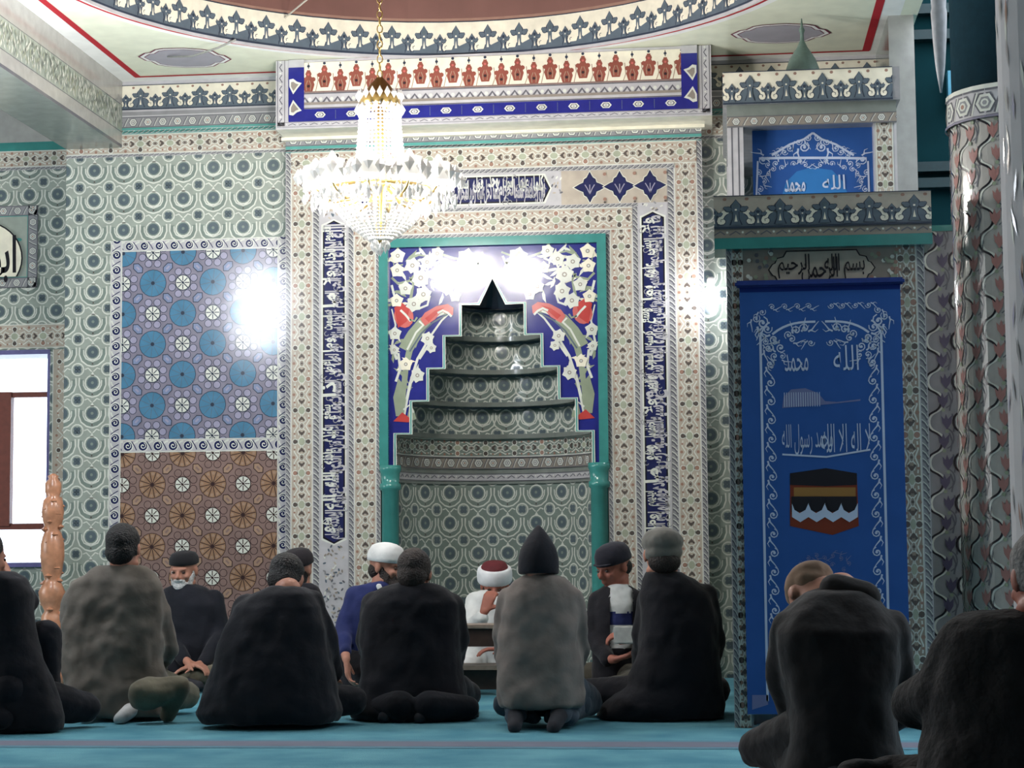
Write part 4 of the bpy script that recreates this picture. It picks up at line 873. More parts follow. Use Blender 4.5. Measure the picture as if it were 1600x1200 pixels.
# ================================================================ chandelier
CY = 9.7; ctr = PY(594, 280, CY); CXX = ctr.x
HZ = lambda py: PY(594, py, CY).z
def crystal_mat():
    m = bpy.data.materials.new('crystal'); m.use_nodes = True; nt = m.node_tree; nt.nodes.remove(nt.nodes['Principled BSDF'])
    out = nt.nodes['Material Output']; d = nt.nodes.new('ShaderNodeBsdfDiffuse'); t = nt.nodes.new('ShaderNodeBsdfTranslucent'); g = nt.nodes.new('ShaderNodeBsdfGlossy')
    d.inputs[0].default_value = t.inputs[0].default_value = (.98, .97, .95, 1); g.inputs['Roughness'].default_value = .08
    a = nt.nodes.new('ShaderNodeMixShader'); b = nt.nodes.new('ShaderNodeMixShader'); a.inputs[0].default_value = .6; b.inputs[0].default_value = .15
    nt.links.new(d.outputs[0], a.inputs[1]); nt.links.new(t.outputs[0], a.inputs[2]); nt.links.new(a.outputs[0], b.inputs[1]); nt.links.new(g.outputs[0], b.inputs[2]); nt.links.new(b.outputs[0], out.inputs[0]); return m
crys = crystal_mat(); brass = mat('brass', (190, 160, 100), rough=.3, metal=.9, var=.05)
bulbm = mat('bulb_glow', (255, 252, 246), emit=130)
ch = empty('chandelier', (CXX, CY, HZ(392)), 'blazing crystal chandelier hanging on a long chain from the dome', 'chandelier')
def mesh_from(name, V, F, m, parent, smooth=False):
    me = bpy.data.meshes.new(name); me.from_pydata([tuple(v) for v in V], [], F); me.materials.append(m)
    if smooth: me.polygons.foreach_set('use_smooth', [True]*len(F))
    me.update(); o = bpy.data.objects.new(name, me); COL.objects.link(o)
    if parent: o.parent = parent; o.matrix_parent_inverse = Matrix.Translation(parent.location).inverted()
    return o
OCT = ((0, 2, 4), (2, 1, 4), (1, 3, 4), (3, 0, 4), (2, 0, 5), (1, 2, 5), (3, 1, 5), (0, 3, 5))
def bead(V, F, p, r, h=None):
    h = h or r; k = len(V); V += [(p[0]+r, p[1], p[2]), (p[0]-r, p[1], p[2]), (p[0], p[1]+r, p[2]), (p[0], p[1]-r, p[2]), (p[0], p[1], p[2]+h), (p[0], p[1], p[2]-h)]
    F += [[k+i for i in f] for f in OCT]
def strand(pts, r, gap, parent, name='crystal_strand'):
    V = []; F = []; pts = [Vector(p) for p in pts]
    for a, b in zip(pts, pts[1:]):
        n = max(1, int((b-a).length/gap))
        for k in range(n): bead(V, F, a.lerp(b, k/n), r)
    return mesh_from(name, V, F, crys, parent)
def rad(r, a, z): return (CXX+r*math.cos(a), CY+r*math.sin(a), z)
# chain
V = []; F = []; z = HZ(128); k = 0
def torus(V, F, c, R, r, ax, n=10, m=5, sy=1.5):
    k0 = len(V)
    for i in range(n):
        a = 6.2832*i/n
        for j in range(m):
            b = 6.2832*j/m; x = (R+r*math.cos(b))*math.cos(a); y = r*math.sin(b); zz = (R+r*math.cos(b))*math.sin(a)*sy
            V.append((c[0]+(x if ax else y), c[1]+(y if ax else x), c[2]+zz))
    for i in range(n):
        for j in range(m): F.append([k0+i*m+j, k0+((i+1) % n)*m+j, k0+((i+1) % n)*m+(j+1) % m, k0+i*m+(j+1) % m])
ztop_d = ZC+2.58
while z < ztop_d: torus(V, F, (CXX, CY, z), .014, .0035, k % 2); z += .040; k += 1
mesh_from('chain', V, F, brass, ch, True)
lathe('crown', [(.02, HZ(122)), (.03, HZ(126)), (.05, HZ(132)), (.09, HZ(150)), (.105, HZ(158)), (.105, HZ(166)), (.098, HZ(168)), (.098, HZ(160)), (.04, HZ(145))], CXX, CY, brass, ch, cap=False)
lathe('ring_frame', [(.118, HZ(250)), (.126, HZ(250)), (.126, HZ(254)), (.118, HZ(254)), (.118, HZ(250))], CXX, CY, brass, ch, cap=False, n=32)
lathe('stem', [(.02, HZ(128)), (.02, HZ(200)), (.035, HZ(215)), (.02, HZ(240)), (.05, HZ(270)), (.06, HZ(290)), (.03, HZ(310)), (.02, HZ(345)), (.035, HZ(365)), (.006, HZ(385))], CXX, CY, brass, ch)
lathe('wide_ring', [(.255, HZ(296)), (.268, HZ(296)), (.268, HZ(301)), (.255, HZ(301)), (.255, HZ(296))], CXX, CY, brass, ch, cap=False, n=40)
for k in range(18):                                      # petals of the crown
    a = 6.2832*k/18; V = []; F = []
    bead(V, F, rad(.112, a, HZ(150)), .016, .030); bead(V, F, rad(.118, a+.17, HZ(172)), .015, .028)
    mesh_from('crown_drop', V, F, crys, ch)
for k in range(32):
    a = 6.2832*k/32; strand([rad(.100, a, HZ(166)), rad(.104, a, HZ(200)), rad(.120, a, HZ(250)), rad(.165, a, HZ(272)), rad(.262, a, HZ(297))], .011, .019, ch)
for k in range(32):
    a = 6.2832*(k+.5)/32; strand([rad(.262, a, HZ(300)), rad(.235, a, HZ(325)), rad(.165, a, HZ(350)), rad(.08, a, HZ(370)), rad(.03, a, HZ(380))], .012, .021, ch)
V = []; F = []
for k in range(14): a = 6.2832*k/14; bead(V, F, rad(.035+.01*(k % 2), a, HZ(380+4*(k % 3))), .011, .026)
bead(V, F, rad(0, 0, HZ(392)), .018, .03); mesh_from('bottom_tassel', V, F, crys, ch)
NA = 10; bulbs = []
for k in range(NA):
    a = 6.2832*(k+.5)/NA; V = []; F = []
    pts = [(.06, HZ(292)), (.14, HZ(312)), (.24, HZ(318)), (.31, HZ(306)), (.335, HZ(296))]
    n = 6; k0 = 0
    for i, (r, z) in enumerate(pts):
        for j in range(n):
            b = 6.2832*j/n; V.append(rad(r, a+.008/max(r, .05)*math.cos(b), z+.008*math.sin(b)))
    for i in range(len(pts)-1):
        for j in range(n): F.append([i*n+j, i*n+(j+1) % n, (i+1)*n+(j+1) % n, (i+1)*n+j])
    arm = mesh_from('arm', V, F, brass, ch, True)
    cx, cy, _ = rad(.335, a, 0)
    lathe('candle_cup', [(.012, HZ(299)), (.052, HZ(294)), (.066, HZ(286)), (.070, HZ(276)), (.064, HZ(264)), (.060, HZ(264)), (.066, HZ(276)), (.050, HZ(291))], cx, cy, crys, arm, n=14, cap=False)
    lathe('bulb', [(.004, HZ(292)), (.016, HZ(287)), (.030, HZ(278)), (.034, HZ(271)), (.028, HZ(263)), (.014, HZ(256)), (.003, HZ(251))], cx, cy, bulbm, arm, n=12)
    V = []; F = []
    for q in range(9):
        b = 6.2832*q/9; zz = HZ(300)
        x_, y_ = cx+.062*math.cos(b), cy+.062*math.sin(b)
        bead(V, F, (x_, y_, zz-.008), .008); bead(V, F, (x_, y_, zz-.042-.012*(q % 2)), .012, .030)
    for q in range(9):
        b = 6.2832*q/9; bead(V, F, (cx+.092*math.cos(b), cy+.092*math.sin(b), HZ(280)+.012*math.sin(q*2)), .027, .045)
    bead(V, F, (cx, cy, HZ(320)), .016, .04)
    mesh_from('crystal_drops', V, F, crys, arm)
    bulbs.append((cx, cy))
for k, (x_, y_) in enumerate(bulbs):
    if k % 2 == 0: point('chandelier_light', (x_, y_, HZ(246)+.02), 66, (1, .97, .92), .05)
    else: point('chandelier_light', (CXX+(x_-CXX)*.8, CY+(y_-CY)*.8, HZ(308)), 26, (1, .97, .92), .05)
point('chandelier_light', (CXX, CY, HZ(322)), 130, (1, .97, .92), .04)
point('chandelier_light', (CXX, CY, HZ(215)), 20, (1, .97, .92), .03)
# thin wires across the opening
def wire(name, pts, r, m, label, cat='wire'):
    V = []; F = []; n = 6; pts = [Vector(p) for p in pts]
    for p in pts:
        for j in range(n): V.append((p[0]+r*.4*math.cos(6.2832*j/n), p[1]+r*math.cos(6.2832*j/n), p[2]+r*math.sin(6.2832*j/n)))
    for i in range(len(pts)-1):
        for j in range(n): F.append([i*n+j, i*n+(j+1) % n, (i+1)*n+(j+1) % n, (i+1)*n+j])
    return tag(mesh_from(name, V, F, m, None, True), label, cat)
wm = mat('wire_grey', (150, 150, 144), rough=.6)
pa = PZ(262, 89, ZC-.01); pb = PZ(300, 88, ZC-.06); pc = PZ(340, 75, ZC-.05); pd = PZ(368, 62, ZC-.005)
wire('loose_wire', [pa, pb, pc, pd], .006, wm, 'loose dark wire dangling over the left ceiling medallion')
a = PY(452, 22, DC.y+DR*.8); b = PY(486, -6, DC.y+DR*.6)
wire('stay_wire', [PY(440, 32, DC.y+DR*.86), a, b, PY(560, -60, DC.y+.4)], .006, mat('wire_pale', (190, 184, 170), rough=.6), 'pale stay wire slanting up into the dome left of the chain')
# lantern of the left aisle: outside the frame, but it lights and shines in the star panel
ax_, ay_, az_ = -3.72, 8.9, 2.80
al = empty('aisle_lantern', (ax_, ay_, az_), 'long glowing white lantern of the left aisle', 'lamp')
lathe('lantern_glass', [(.05, az_-.36), (.15, az_-.30), (.20, az_-.15), (.21, az_+.05), (.18, az_+.22), (.10, az_+.32), (.04, az_+.34)], ax_, ay_, mat('lantern_glow', (240, 246, 255), emit=85), al, n=20)
lathe('lantern_rod', [(.012, az_+.34), (.012, ZC+.04)], ax_, ay_, brass, al, n=8)
# ================================================================ seated men
def rounded(bm, p0, p1, r0, r1, n=10):
    """closed tapered capsule"""
    p0, p1 = Vector(p0), Vector(p1); ax = p1-p0; L = ax.length
    if L < 1e-5: ax = Vector((0, 0, 1)); L = 1e-5
    q = ax.normalized().to_track_quat('Z', 'Y'); rs = []
    prof = [(math.sin(a)*r0, -math.cos(a)*r0) for a in (.35, .8, 1.2, 1.5708)]+[(math.sin(a)*r1, L+math.cos(a)*r1) for a in (1.5708, 1.2, .8, .35)]
    for r, z in prof: rs.append([bm.verts.new(p0+q @ Vector((r*math.cos(6.2832*k/n), r*math.sin(6.2832*k/n), z))) for k in range(n)])
    for a, b in zip(rs, rs[1:]):
        for k in range(n): bm.faces.new((a[k], a[(k+1) % n], b[(k+1) % n], b[k]))
    bm.faces.new(rs[0][::-1]); bm.faces.new(rs[-1])
def ellip(bm, M, c, r, rot=None):
    m = M @ Matrix.Translation(c) @ (rot or Matrix()) @ Matrix.Diagonal((r[0], r[1], r[2], 1))
    bmesh.ops.create_uvsphere(bm, u_segments=20, v_segments=14, radius=1, matrix=m)
def loft(bm, rows, n=28, e=2.4):
    """rows: (z, cx, cy, rx, ry) from top to bottom"""
    rs = []
    for z, cx, cy, rx, ry in rows:
        ring = []
        for k in range(n):
            a = 6.2832*k/n; c, s = math.cos(a), math.sin(a)
            ring.append(bm.verts.new((cx+rx*math.copysign(abs(c)**(2/e), c), cy+ry*math.copysign(abs(s)**(2/e), s), z)))
        rs.append(ring)
    for a, b in zip(rs, rs[1:]):
        for k in range(n): bm.faces.new((a[k], b[k], b[(k+1) % n], a[(k+1) % n]))
    bm.faces.new(rs[0]); bm.faces.new(rs[-1][::-1])
def fuse(name, bm, m, parent, voxel=.012, smooth=3, fold=0.0, fscale=.09, solid=0, post=None, floorclip=True):
    bmesh.ops.recalc_face_normals(bm, faces=bm.faces)
    me = bpy.data.meshes.new(name); bm.to_mesh(me); bm.free(); o = bpy.data.objects.new(name, me); COL.objects.link(o)
    md = o.modifiers.new('r', 'REMESH'); md.mode = 'VOXEL'; md.voxel_size = voxel; md.use_smooth_shade = True
    if smooth: sm = o.modifiers.new('s', 'SMOOTH'); sm.iterations = smooth; sm.factor = .5
    if fold:
        t = bpy.data.textures.get('cloth_folds') or bpy.data.textures.new('cloth_folds', 'CLOUDS'); t.noise_scale = fscale; t.noise_depth = 1
        d = o.modifiers.new('d', 'DISPLACE'); d.texture = t; d.strength = fold; d.mid_level = .5; d.texture_coords = 'GLOBAL'
    dg = bpy.context.evaluated_depsgraph_get(); me2 = bpy.data.meshes.new_from_object(o.evaluated_get(dg)); bpy.data.objects.remove(o); bpy.data.meshes.remove(me)
    me2.name = name; me2.materials.clear(); me2.materials.append(m)
    if floorclip:
        for v in me2.vertices:
            if v.co.z < .004: v.co.z = .004
    me2.polygons.foreach_set('use_smooth', [True]*len(me2.polygons))
    o = bpy.data.objects.new(name, me2); COL.objects.link(o)
    if parent: o.parent = parent; o.matrix_parent_inverse = Matrix.Translation(parent.location).inverted()
    if post: post(o)
    return o
def cloth(key, col=(50, 50, 50), sh=.1): return mat(key, col, rough=.85, var=.22, scale=7, bump=.18, sheen=sh, spec=.25, bscale=26)
skin = mat('skin', (176, 124, 104), rough=.5, var=.06, scale=20, spec=.35); skin2 = mat('skin_ruddy', (160, 100, 84), rough=.5, var=.06, scale=20, spec=.35)
hair_black = mat('hair_black', (22, 19, 20), rough=.6, var=.3, scale=60, bump=.6, bscale=120); hair_dark = mat('hair_brown', (44, 34, 30), rough=.6, var=.3, scale=60, bump=.6, bscale=120)
beard_white = mat('beard_white', (196, 194, 192), rough=.8, var=.2, scale=60, bump=.6, bscale=120)
eye_w = mat('eye', (60, 46, 40), rough=.2)
def hand(bm, wrist, d, nrm, curl=.5, sc=1.0, side=1):
    w = Vector(wrist); d = Vector(d).normalized(); nn = Vector(nrm); nn = (nn-d*nn.dot(d)).normalized(); s = d.cross(nn)*side
    for i, (off, ln) in enumerate(((-.030, .072), (-.010, .082), (.010, .078), (.029, .060))):
        b = w+s*off*sc*.5; k = w+d*.088*sc+s*off*sc
        rounded(bm, b, k, .015*sc, .012*sc, 8); p = k; ang = curl*.6
        for j, f in enumerate((.45, .30, .25)):
            dr = d*math.cos(ang)+nn*math.sin(ang); q = p+dr*ln*f*sc; rounded(bm, p, q, (.0100-.001*j)*sc, (.0090-.001*j)*sc, 8); p = q; ang += curl*.9
    p = w+d*.022*sc-s*.022*sc; q = p+(d*.55-s*.75+nn*.25).normalized()*.042*sc; r = q+(d*.85-s*.35+nn*.3).normalized()*.032*sc
    rounded(bm, p, q, .014*sc, .011*sc, 8); rounded(bm, q, r, .010*sc, .008*sc, 8)
def head_prims(bm, M):
    ellip(bm, M, (0, -.012, .022), (.075, .094, .086)); ellip(bm, M, (0, .030, -.030), (.061, .060, .082)); ellip(bm, M, (0, .055, -.092), (.030, .028, .024))
    ellip(bm, M, (0, .078, .014), (.048, .016, .012)); T = lambda v: M @ Vector(v)
    rounded(bm, T((0, .090, .004)), T((0, .108, -.030)), .008, .013, 8); ellip(bm, M, (0, .098, -.036), (.018, .012, .009))
    ellip(bm, M, (0, .086, -.060), (.024, .012, .007)); ellip(bm, M, (0, .083, -.071), (.020, .012, .007))
    for s in (-1, 1):
        ellip(bm, M, (s*.036, .066, -.030), (.022, .022, .020)); ellip(bm, M, (s*.077, -.006, -.010), (.010, .020, .032)); ellip(bm, M, (s*.050, .010, -.075), (.022, .04, .022))
def shell(name, M, prof, m, parent, n=24, ys=1.2, smoothing=True):
    """lathed headgear in the head's own frame"""
    bm = bmesh.new(); rs = []
    for r, z in prof: rs.append([bm.verts.new(M @ Vector((r*math.cos(6.2832*k/n), r*ys*math.sin(6.2832*k/n)-.012, z))) for k in range(n)])
    for a, b in zip(rs, rs[1:]):
        for k in range(n): bm.faces.new((a[k], a[(k+1) % n], b[(k+1) % n], b[k]))
    bm.faces.new(rs[-1]); bm.faces.new(rs[0][::-1])
    bmesh.ops.recalc_face_normals(bm, faces=bm.faces)
    me = bpy.data.meshes.new(name); bm.to_mesh(me); bm.free(); me.materials.append(m); me.polygons.foreach_set('use_smooth', [True]*len(me.polygons))
    o = bpy.data.objects.new(name, me); COL.objects.link(o)
    if parent: o.parent = parent; o.matrix_parent_inverse = Matrix.Translation(parent.location).inverted()
    return o
def legs_pts(hip, yaw, pose, sc=1.0):
    R = Matrix.Rotation(yaw, 4, 'Z'); out = []
    for s in (-1, 1):
        if pose == 'kneel': P = [(s*.09, -.02, .20), (s*.17, .36, .09), (s*.10, -.10, .07), (s*.09, -.20, .035)]
        elif pose == 'knee_up': P = [(s*.1, 0, .12), (s*.16, .30, .48 if s > 0 else .10), (s*.12, .42 if s > 0 else .1, .05), (s*.12, .50 if s > 0 else .2, .04)]
        else: P = [(s*.10, 0, .12), (s*.33, .20, .11), (-s*.06, .30, .055), (-s*.16, .30+.05*s, .045)]
        out.append([Vector(hip)+(R @ Vector(p))*sc for p in P])
    return out
def man(label, Y, head, yaw, tilt, rows, coat, sleeves, hands=(), pose='cross', trouser=None, hip_dy=0, ry=.13, cover=None, voxel=.012, hr=1.0, lean=0, hy=0, skin_m=None,
        bodyvox=.009, coat_name='jacket', e=2.4, legs=True, fold=.024, roll=0, group=None, sock=None, hyaw=None, to_floor=True):
    """rows: (py, x_left, x_right[, depth radius, shift in y]) measured at the man's own distance Y"""
    hc = PY(head[0], head[1], Y+hy); base = PY((rows[-1][1]+rows[-1][2])/2, rows[-1][0], Y)
    root = empty('person', (base.x, Y, 0), label, 'person', group)
    M = Matrix.Translation(hc) @ Matrix.Rotation(yaw if hyaw is None else hyaw, 4, 'Z') @ Matrix.Rotation(roll, 4, 'Y') @ Matrix.Rotation(-tilt, 4, 'X') @ Matrix.Diagonal((hr, hr, hr, 1))
    W_ = []
    for r in rows:
        a, b = PY(r[1], r[0], Y), PY(r[2], r[0], Y); d = r[3] if len(r) > 3 else ry; sh = r[4] if len(r) > 4 else 0
        W_.append((max((a.z+b.z)/2, .006), (a.x+b.x)/2, Y+sh, (b.x-a.x)/2, d))
    if to_floor and W_[-1][0] > .03: W_.append((.006, W_[-1][1], W_[-1][2], W_[-1][3], W_[-1][4]))
    sm = skin_m or skin
    # body: one continuous surface
    bm = bmesh.new(); head_prims(bm, M)
    nb = Vector((W_[0][1], W_[0][2], W_[0][0]-.02)); rounded(bm, M @ Vector((0, -.028, -.045)), nb, .054*hr, .062, 12); rounded(bm, nb, (W_[1][1], W_[1][2], W_[1][0]-.05), .06, .07, 12)
    loft(bm, [(z-.02 if i == 0 else z, cx, cy, max(.03, rx*.82-.01), max(.03, dd*.80)) for i, (z, cx, cy, rx, dd) in enumerate(W_[1:-1])]+[(.09, W_[-1][1], W_[-1][2], .15, .11)])
    sl = []
    for ch in sleeves: sl.append([(PY(p[0], p[1], Y+p[2]), p[3]) for p in ch])
    for ch in sl:
        for (a, ra), (b, rb) in zip(ch, ch[1:]): rounded(bm, a, b, max(.02, ra*.68), max(.02, rb*.68))
    for hnd in hands:
        w, d, nn, curl = hnd[:4]; i = hnd[4] if len(hnd) > 4 else None; wp = PY(w[0], w[1], Y+w[2])
        if i is not None: a, ra = sl[i][-1]; rounded(bm, a, wp, .027, .023)
        hand(bm, wp, d, nn, curl, 1.0, hnd[5] if len(hnd) > 5 else 1)
    hip = Vector((W_[-1][1], W_[-1][2]+hip_dy, 0)); lp = legs_pts(hip, yaw, pose) if legs else []
    for P in lp:
        rounded(bm, P[0], P[1], .070, .050); rounded(bm, P[1], P[2], .046, .032); rounded(bm, P[2], P[3], .032, .026)
    fuse('body', bm, sm, root, bodyvox, 2)
    # jacket
    bm = bmesh.new(); loft(bm, W_, e=e)
    for ch in sl:
        for (a, ra), (b, rb) in zip(ch, ch[1:]): rounded(bm, a, b, ra, rb)
    fuse(coat_name, bm, coat, root, voxel, 4, fold, .11, post=cover)
    if lp:
        bm = bmesh.new()
        for P in lp: rounded(bm, P[0], P[1], .095, .072); rounded(bm, P[1], P[2], .068, .050)
        fuse('trousers', bm, trouser or coat, root, .014, 3, .012, .07)
        for P in lp:
            bm = bmesh.new(); d = (P[3]-P[2]).normalized(); rounded(bm, P[2], P[3]+d*.04, .042, .032)
            fuse('sock', bm, sock or mat('sock_dark', (40, 40, 46), rough=.9), root, .010, 2)
    for s in (-1, 1):                        # eyes
        bm = bmesh.new(); ellip(bm, M, (s*.031, .082, -.004), (.012, .008, .007)); me = bpy.data.meshes.new('eye'); bm.to_mesh(me); bm.free(); me.materials.append(eye_w)
        o = bpy.data.objects.new('eye', me); COL.objects.link(o); o.parent = root; o.matrix_parent_inverse = Matrix.Translation(root.location).inverted()
    return root, M
def hair(root, M, m=None, long=0, name='hair'):
    bm = bmesh.new(); ellip(bm, M, (0, -.022, .034), (.082, .097, .086)); ellip(bm, M, (0, -.050, -.025-long*.02), (.074, .060, .066+long*.02))
    for s in (-1, 1): ellip(bm, M, (s*.068, -.010, .0), (.014, .034, .04))
    return fuse(name, bm, m or hair_black, root, .008, 2, .006, .03)
def beard(root, M, m, big=1.0):
    bm = bmesh.new(); ellip(bm, M, (0, .058, -.090), (.047*big, .046*big, .038*big)); ellip(bm, M, (0, .094, -.050), (.028, .014, .009))
    for s in (-1, 1): ellip(bm, M, (s*.052, .026, -.062), (.016, .036, .040*big)); ellip(bm, M, (s*.064, .008, -.02), (.010, .018, .03)); rounded(bm, M @ Vector((s*.028, .082, -.052)), M @ Vector((s*.034, .066, -.085)), .010, .014)
    return fuse('beard', bm, m, root, .007, 2, .005, .03)
def skullcap(root, M, m, low=.030, top=.118, r=.086, name='cap'):
    return shell(name, M, [(r-.004, low), (r, low+.002), (r+.001, low+.02), (r*.97, low+(top-low)*.5), (r*.80, low+(top-low)*.8), (r*.5, top-.006), (r*.2, top), (.005, top+.001)], m, root)
PI = math.pi
black1 = cloth('black_coat', (24, 23, 29)); black2 = cloth('black_wool', (21, 21, 28)); brownj = cloth('taupe_jacket', (108, 101, 94)); navyj = cloth('navy_jacket', (34, 42, 88)); greyc = cloth('grey_coat', (120, 110, 104))
darkb = cloth('dark_brown_coat', (25, 21, 22)); black3 = cloth('charcoal_sweater', (24, 26, 34)); khaki = cloth('khaki_trousers', (104, 99, 84)); white_r = cloth('white_robe', (212, 214, 212)); slateT = cloth('slate_trousers', (66, 74, 84))
fur = mat('rough_brown_coat', (27, 22, 22), rough=.9, var=.4, scale=14, bump=.35, sheen=.0, bscale=40)
# --- far left man, hand raised to his face, one knee up
r, M = man('person in black coat cut by the left edge, one hand raised to face', 8.5, (-22, 868), -.5, .2, [(892, -60, 18), (903, -75, 42), (930, -85, 52), (965, -90, 50), (1010, -95, 58), (1060, -95, 80), (1116, -100, 100)], black1,
    [[(25, 915, .02, .062), (44, 940, .10, .055), (22, 925, .22, .045)], [(-60, 920, 0, .06), (-80, 990, .1, .05), (-40, 1010, .25, .045)]],
    [((12, 898, .20), (-.5, 0, .9), (-.7, .1, 0), .5, 0)], trouser=black2, pose='kneel')
hair(r, M)
bm = bmesh.new(); a, b, c = PY(10, 1040, 8.6), PY(70, 992, 8.62), PY(74, 1108, 8.64); rounded(bm, a, b, .09, .075); rounded(bm, b, c, .075, .06); rounded(bm, c, PY(82, 1120, 8.55), .05, .045); fuse('raised_knee', bm, black2, r, .012, 3, .02, .08)
bm = bmesh.new(); ellip(bm, Matrix(), PY(12, 926, 8.80), (.030, .012, .026)); rounded(bm, PY(2, 925, 8.8), PY(20, 932, 8.79), .012, .014); fuse('white_cuff', bm, white_r, r, .006, 2)
# --- taupe jacket, back turned
r, M = man('person in taupe jacket with black hair, kneeling with back turned, left of the group', 9.15, (194, 856), -.12, .10, [(882, 168, 222, .07), (893, 142, 238, .09), (910, 112, 250, .12), (945, 97, 258, .14), (1000, 98, 256, .15), (1045, 99, 256, .16), (1090, 104, 264, .17), (1118, 118, 270, .17)], brownj,
    [[(232, 918, .02, .065), (252, 960, .05, .058), (262, 1015, .12, .052), (246, 1040, .30, .042)], [(126, 920, .02, .065), (114, 965, .05, .058), (112, 1010, .12, .052), (130, 1040, .30, .042)]],
    [((238, 1048, .36), (-.2, .9, -.1), (0, 0, -1), .4, 0), ((140, 1048, .36), (.2, .9, -.1), (0, 0, -1), .4, 1, -1)], trouser=khaki, pose='kneel', fold=.04, sock=mat('sock_white', (190, 190, 190), rough=.9))
hair(r, M)
bm = bmesh.new(); rounded(bm, PY(225, 1085, 8.9), PY(278, 1075, 8.98), .08, .06); rounded(bm, PY(278, 1080, 8.98), PY(262, 1118, 9.0), .055, .04); fuse('bent_knee', bm, khaki, r, .012, 3, .02, .08)
simple('vent_line', [(0, 0, 0, 0, 0, 0)], brownj, r) if False else None
# --- old man facing, black skullcap, white beard
r, M = man('person with white beard and black skullcap in dark sweater, facing the viewer', 11.2, (287, 890), PI-.1, .15, [(912, 272, 302, .07), (920, 256, 324, .09), (945, 252, 346, .12), (1000, 258, 344, .13), (1045, 262, 340, .14), (1068, 250, 345, .15)], black3,
    [[(266, 935, 0, .06), (260, 990, -.06, .05), (288, 1030, -.22, .042)], [(334, 935, 0, .06), (348, 990, -.04, .052), (318, 1036, -.22, .042)]],
    [((296, 1036, -.27), (.9, -.3, -.2), (0, 0, -1), .5, 0), ((308, 1040, -.27), (-.9, -.3, -.2), (0, 0, -1), .5, 1, -1)], trouser=khaki, voxel=.011, bodyvox=.007)
skullcap(r, M, cloth('black_cap', (30, 30, 34)), .034, .112); beard(r, M, beard_white); 
# --- broad dark back
r, M = man('person in broad black coat, back turned, head bowed, beside the taupe jacket', 8.75, (448, 906), -.15, .55, [(916, 425, 476, .08), (927, 398, 492, .12), (948, 368, 505, .15), (995, 346, 512, .18), (1045, 332, 520, .21), (1085, 318, 530, .22), (1112, 308, 534, .22), (1128, 316, 528, .20)], black2,
    [[(485, 945, .02, .07), (508, 1000, .08, .06), (520, 1050, .22, .05)], [(385, 950, .02, .07), (362, 1010, .06, .065), (370, 1060, .22, .05)]],
    [((516, 1062, .32), (-.3, .9, -.1), (0, 0, -1), .5, 0), ((385, 1070, .32), (.3, .9, -.1), (0, 0, -1), .5, 1, -1)], hy=.10)
hair(r, M)
# --- half hidden man behind him
r, M = man('person with dark cap mostly hidden behind the bowed black coat', 10.6, (464, 890), PI-.4, .25, [(910, 448, 484, .07), (918, 440, 498, .09), (945, 440, 508, .12), (1000, 442, 512, .13), (1060, 442, 512, .14), (1078, 442, 512, .14)], black1,
    [[(490, 935, 0, .06), (504, 990, -.03, .05), (480, 1030, -.2, .042)], [(450, 935, 0, .055), (440, 990, -.03, .05), (460, 1030, -.2, .042)]],
    [((472, 1036, -.26), (-.9, -.3, -.2), (0, 0, -1), .5, 0)], trouser=black2, pose='kneel')
skullcap(r, M, cloth('dark_cap', (34, 30, 34)), .026, .118, .088); beard(r, M, hair_black, .9)
# --- white cap, navy jacket
r, M = man('person in white knitted cap and navy jacket with dark beard, turned to the right', 10.3, (605, 884), -PI/2-.45, .12, [(908, 578, 618, .07), (916, 556, 622, .09), (945, 540, 620, .12), (1000, 538, 612, .13), (1050, 538, 606, .14), (1080, 536, 606, .14)], navyj,
    [[(556, 932, -.02, .062), (536, 985, -.10, .052), (539, 1018, -.22, .040)], [(610, 935, .05, .06), (622, 985, .06, .05), (612, 1020, -.1, .04)]],
    [((541, 1030, -.26), (.15, -.2, -1), (1, 0, 0), .55, 0)], trouser=black2, pose='kneel', voxel=.010, bodyvox=.007, skin_m=skin)
skullcap(r, M, cloth('white_knit_cap', (222, 222, 220)), .022, .125, .090); beard(r, M, hair_dark, 1.15)
bm = bmesh.new(); ellip(bm, M, (0, -.05, -.03), (.074, .056, .055)); fuse('hair', bm, hair_dark, r, .007, 2)
bm = bmesh.new(); rounded(bm, PY(592, 916, 10.2), PY(600, 932, 10.18), .016, .012); fuse('shirt_collar', bm, white_r, r, .006, 2)
# --- dark back in the middle
r, M = man('person in black coat and dark hair, back turned, before the white-capped man', 9.2, (648, 896), -.1, .30, [(910, 624, 674, .08), (920, 594, 702, .11), (943, 570, 720, .14), (1000, 562, 718, .16), (1050, 564, 722, .18), (1088, 558, 730, .21), (1110, 548, 746, .24), (1124, 550, 748, .23)], black2,
    [[(705, 945, .02, .068), (716, 1000, .06, .060), (706, 1045, .22, .05)], [(586, 945, .02, .068), (574, 1000, .06, .060), (588, 1045, .22, .05)]],
    [((700, 1052, .30), (-.3, .9, -.1), (0, 0, -1), .5, 0), ((596, 1052, .30), (.3, .9, -.1), (0, 0, -1), .5, 1, -1)], pose='kneel')
hair(r, M, hair_dark)
bm = bmesh.new(); rounded(bm, PY(574, 1106, 9.1), PY(625, 1104, 9.0), .06, .08); rounded(bm, PY(730, 1106, 9.1), PY(672, 1104, 9.0), .06, .08); fuse('folded_legs', bm, black2, r, .012, 3)
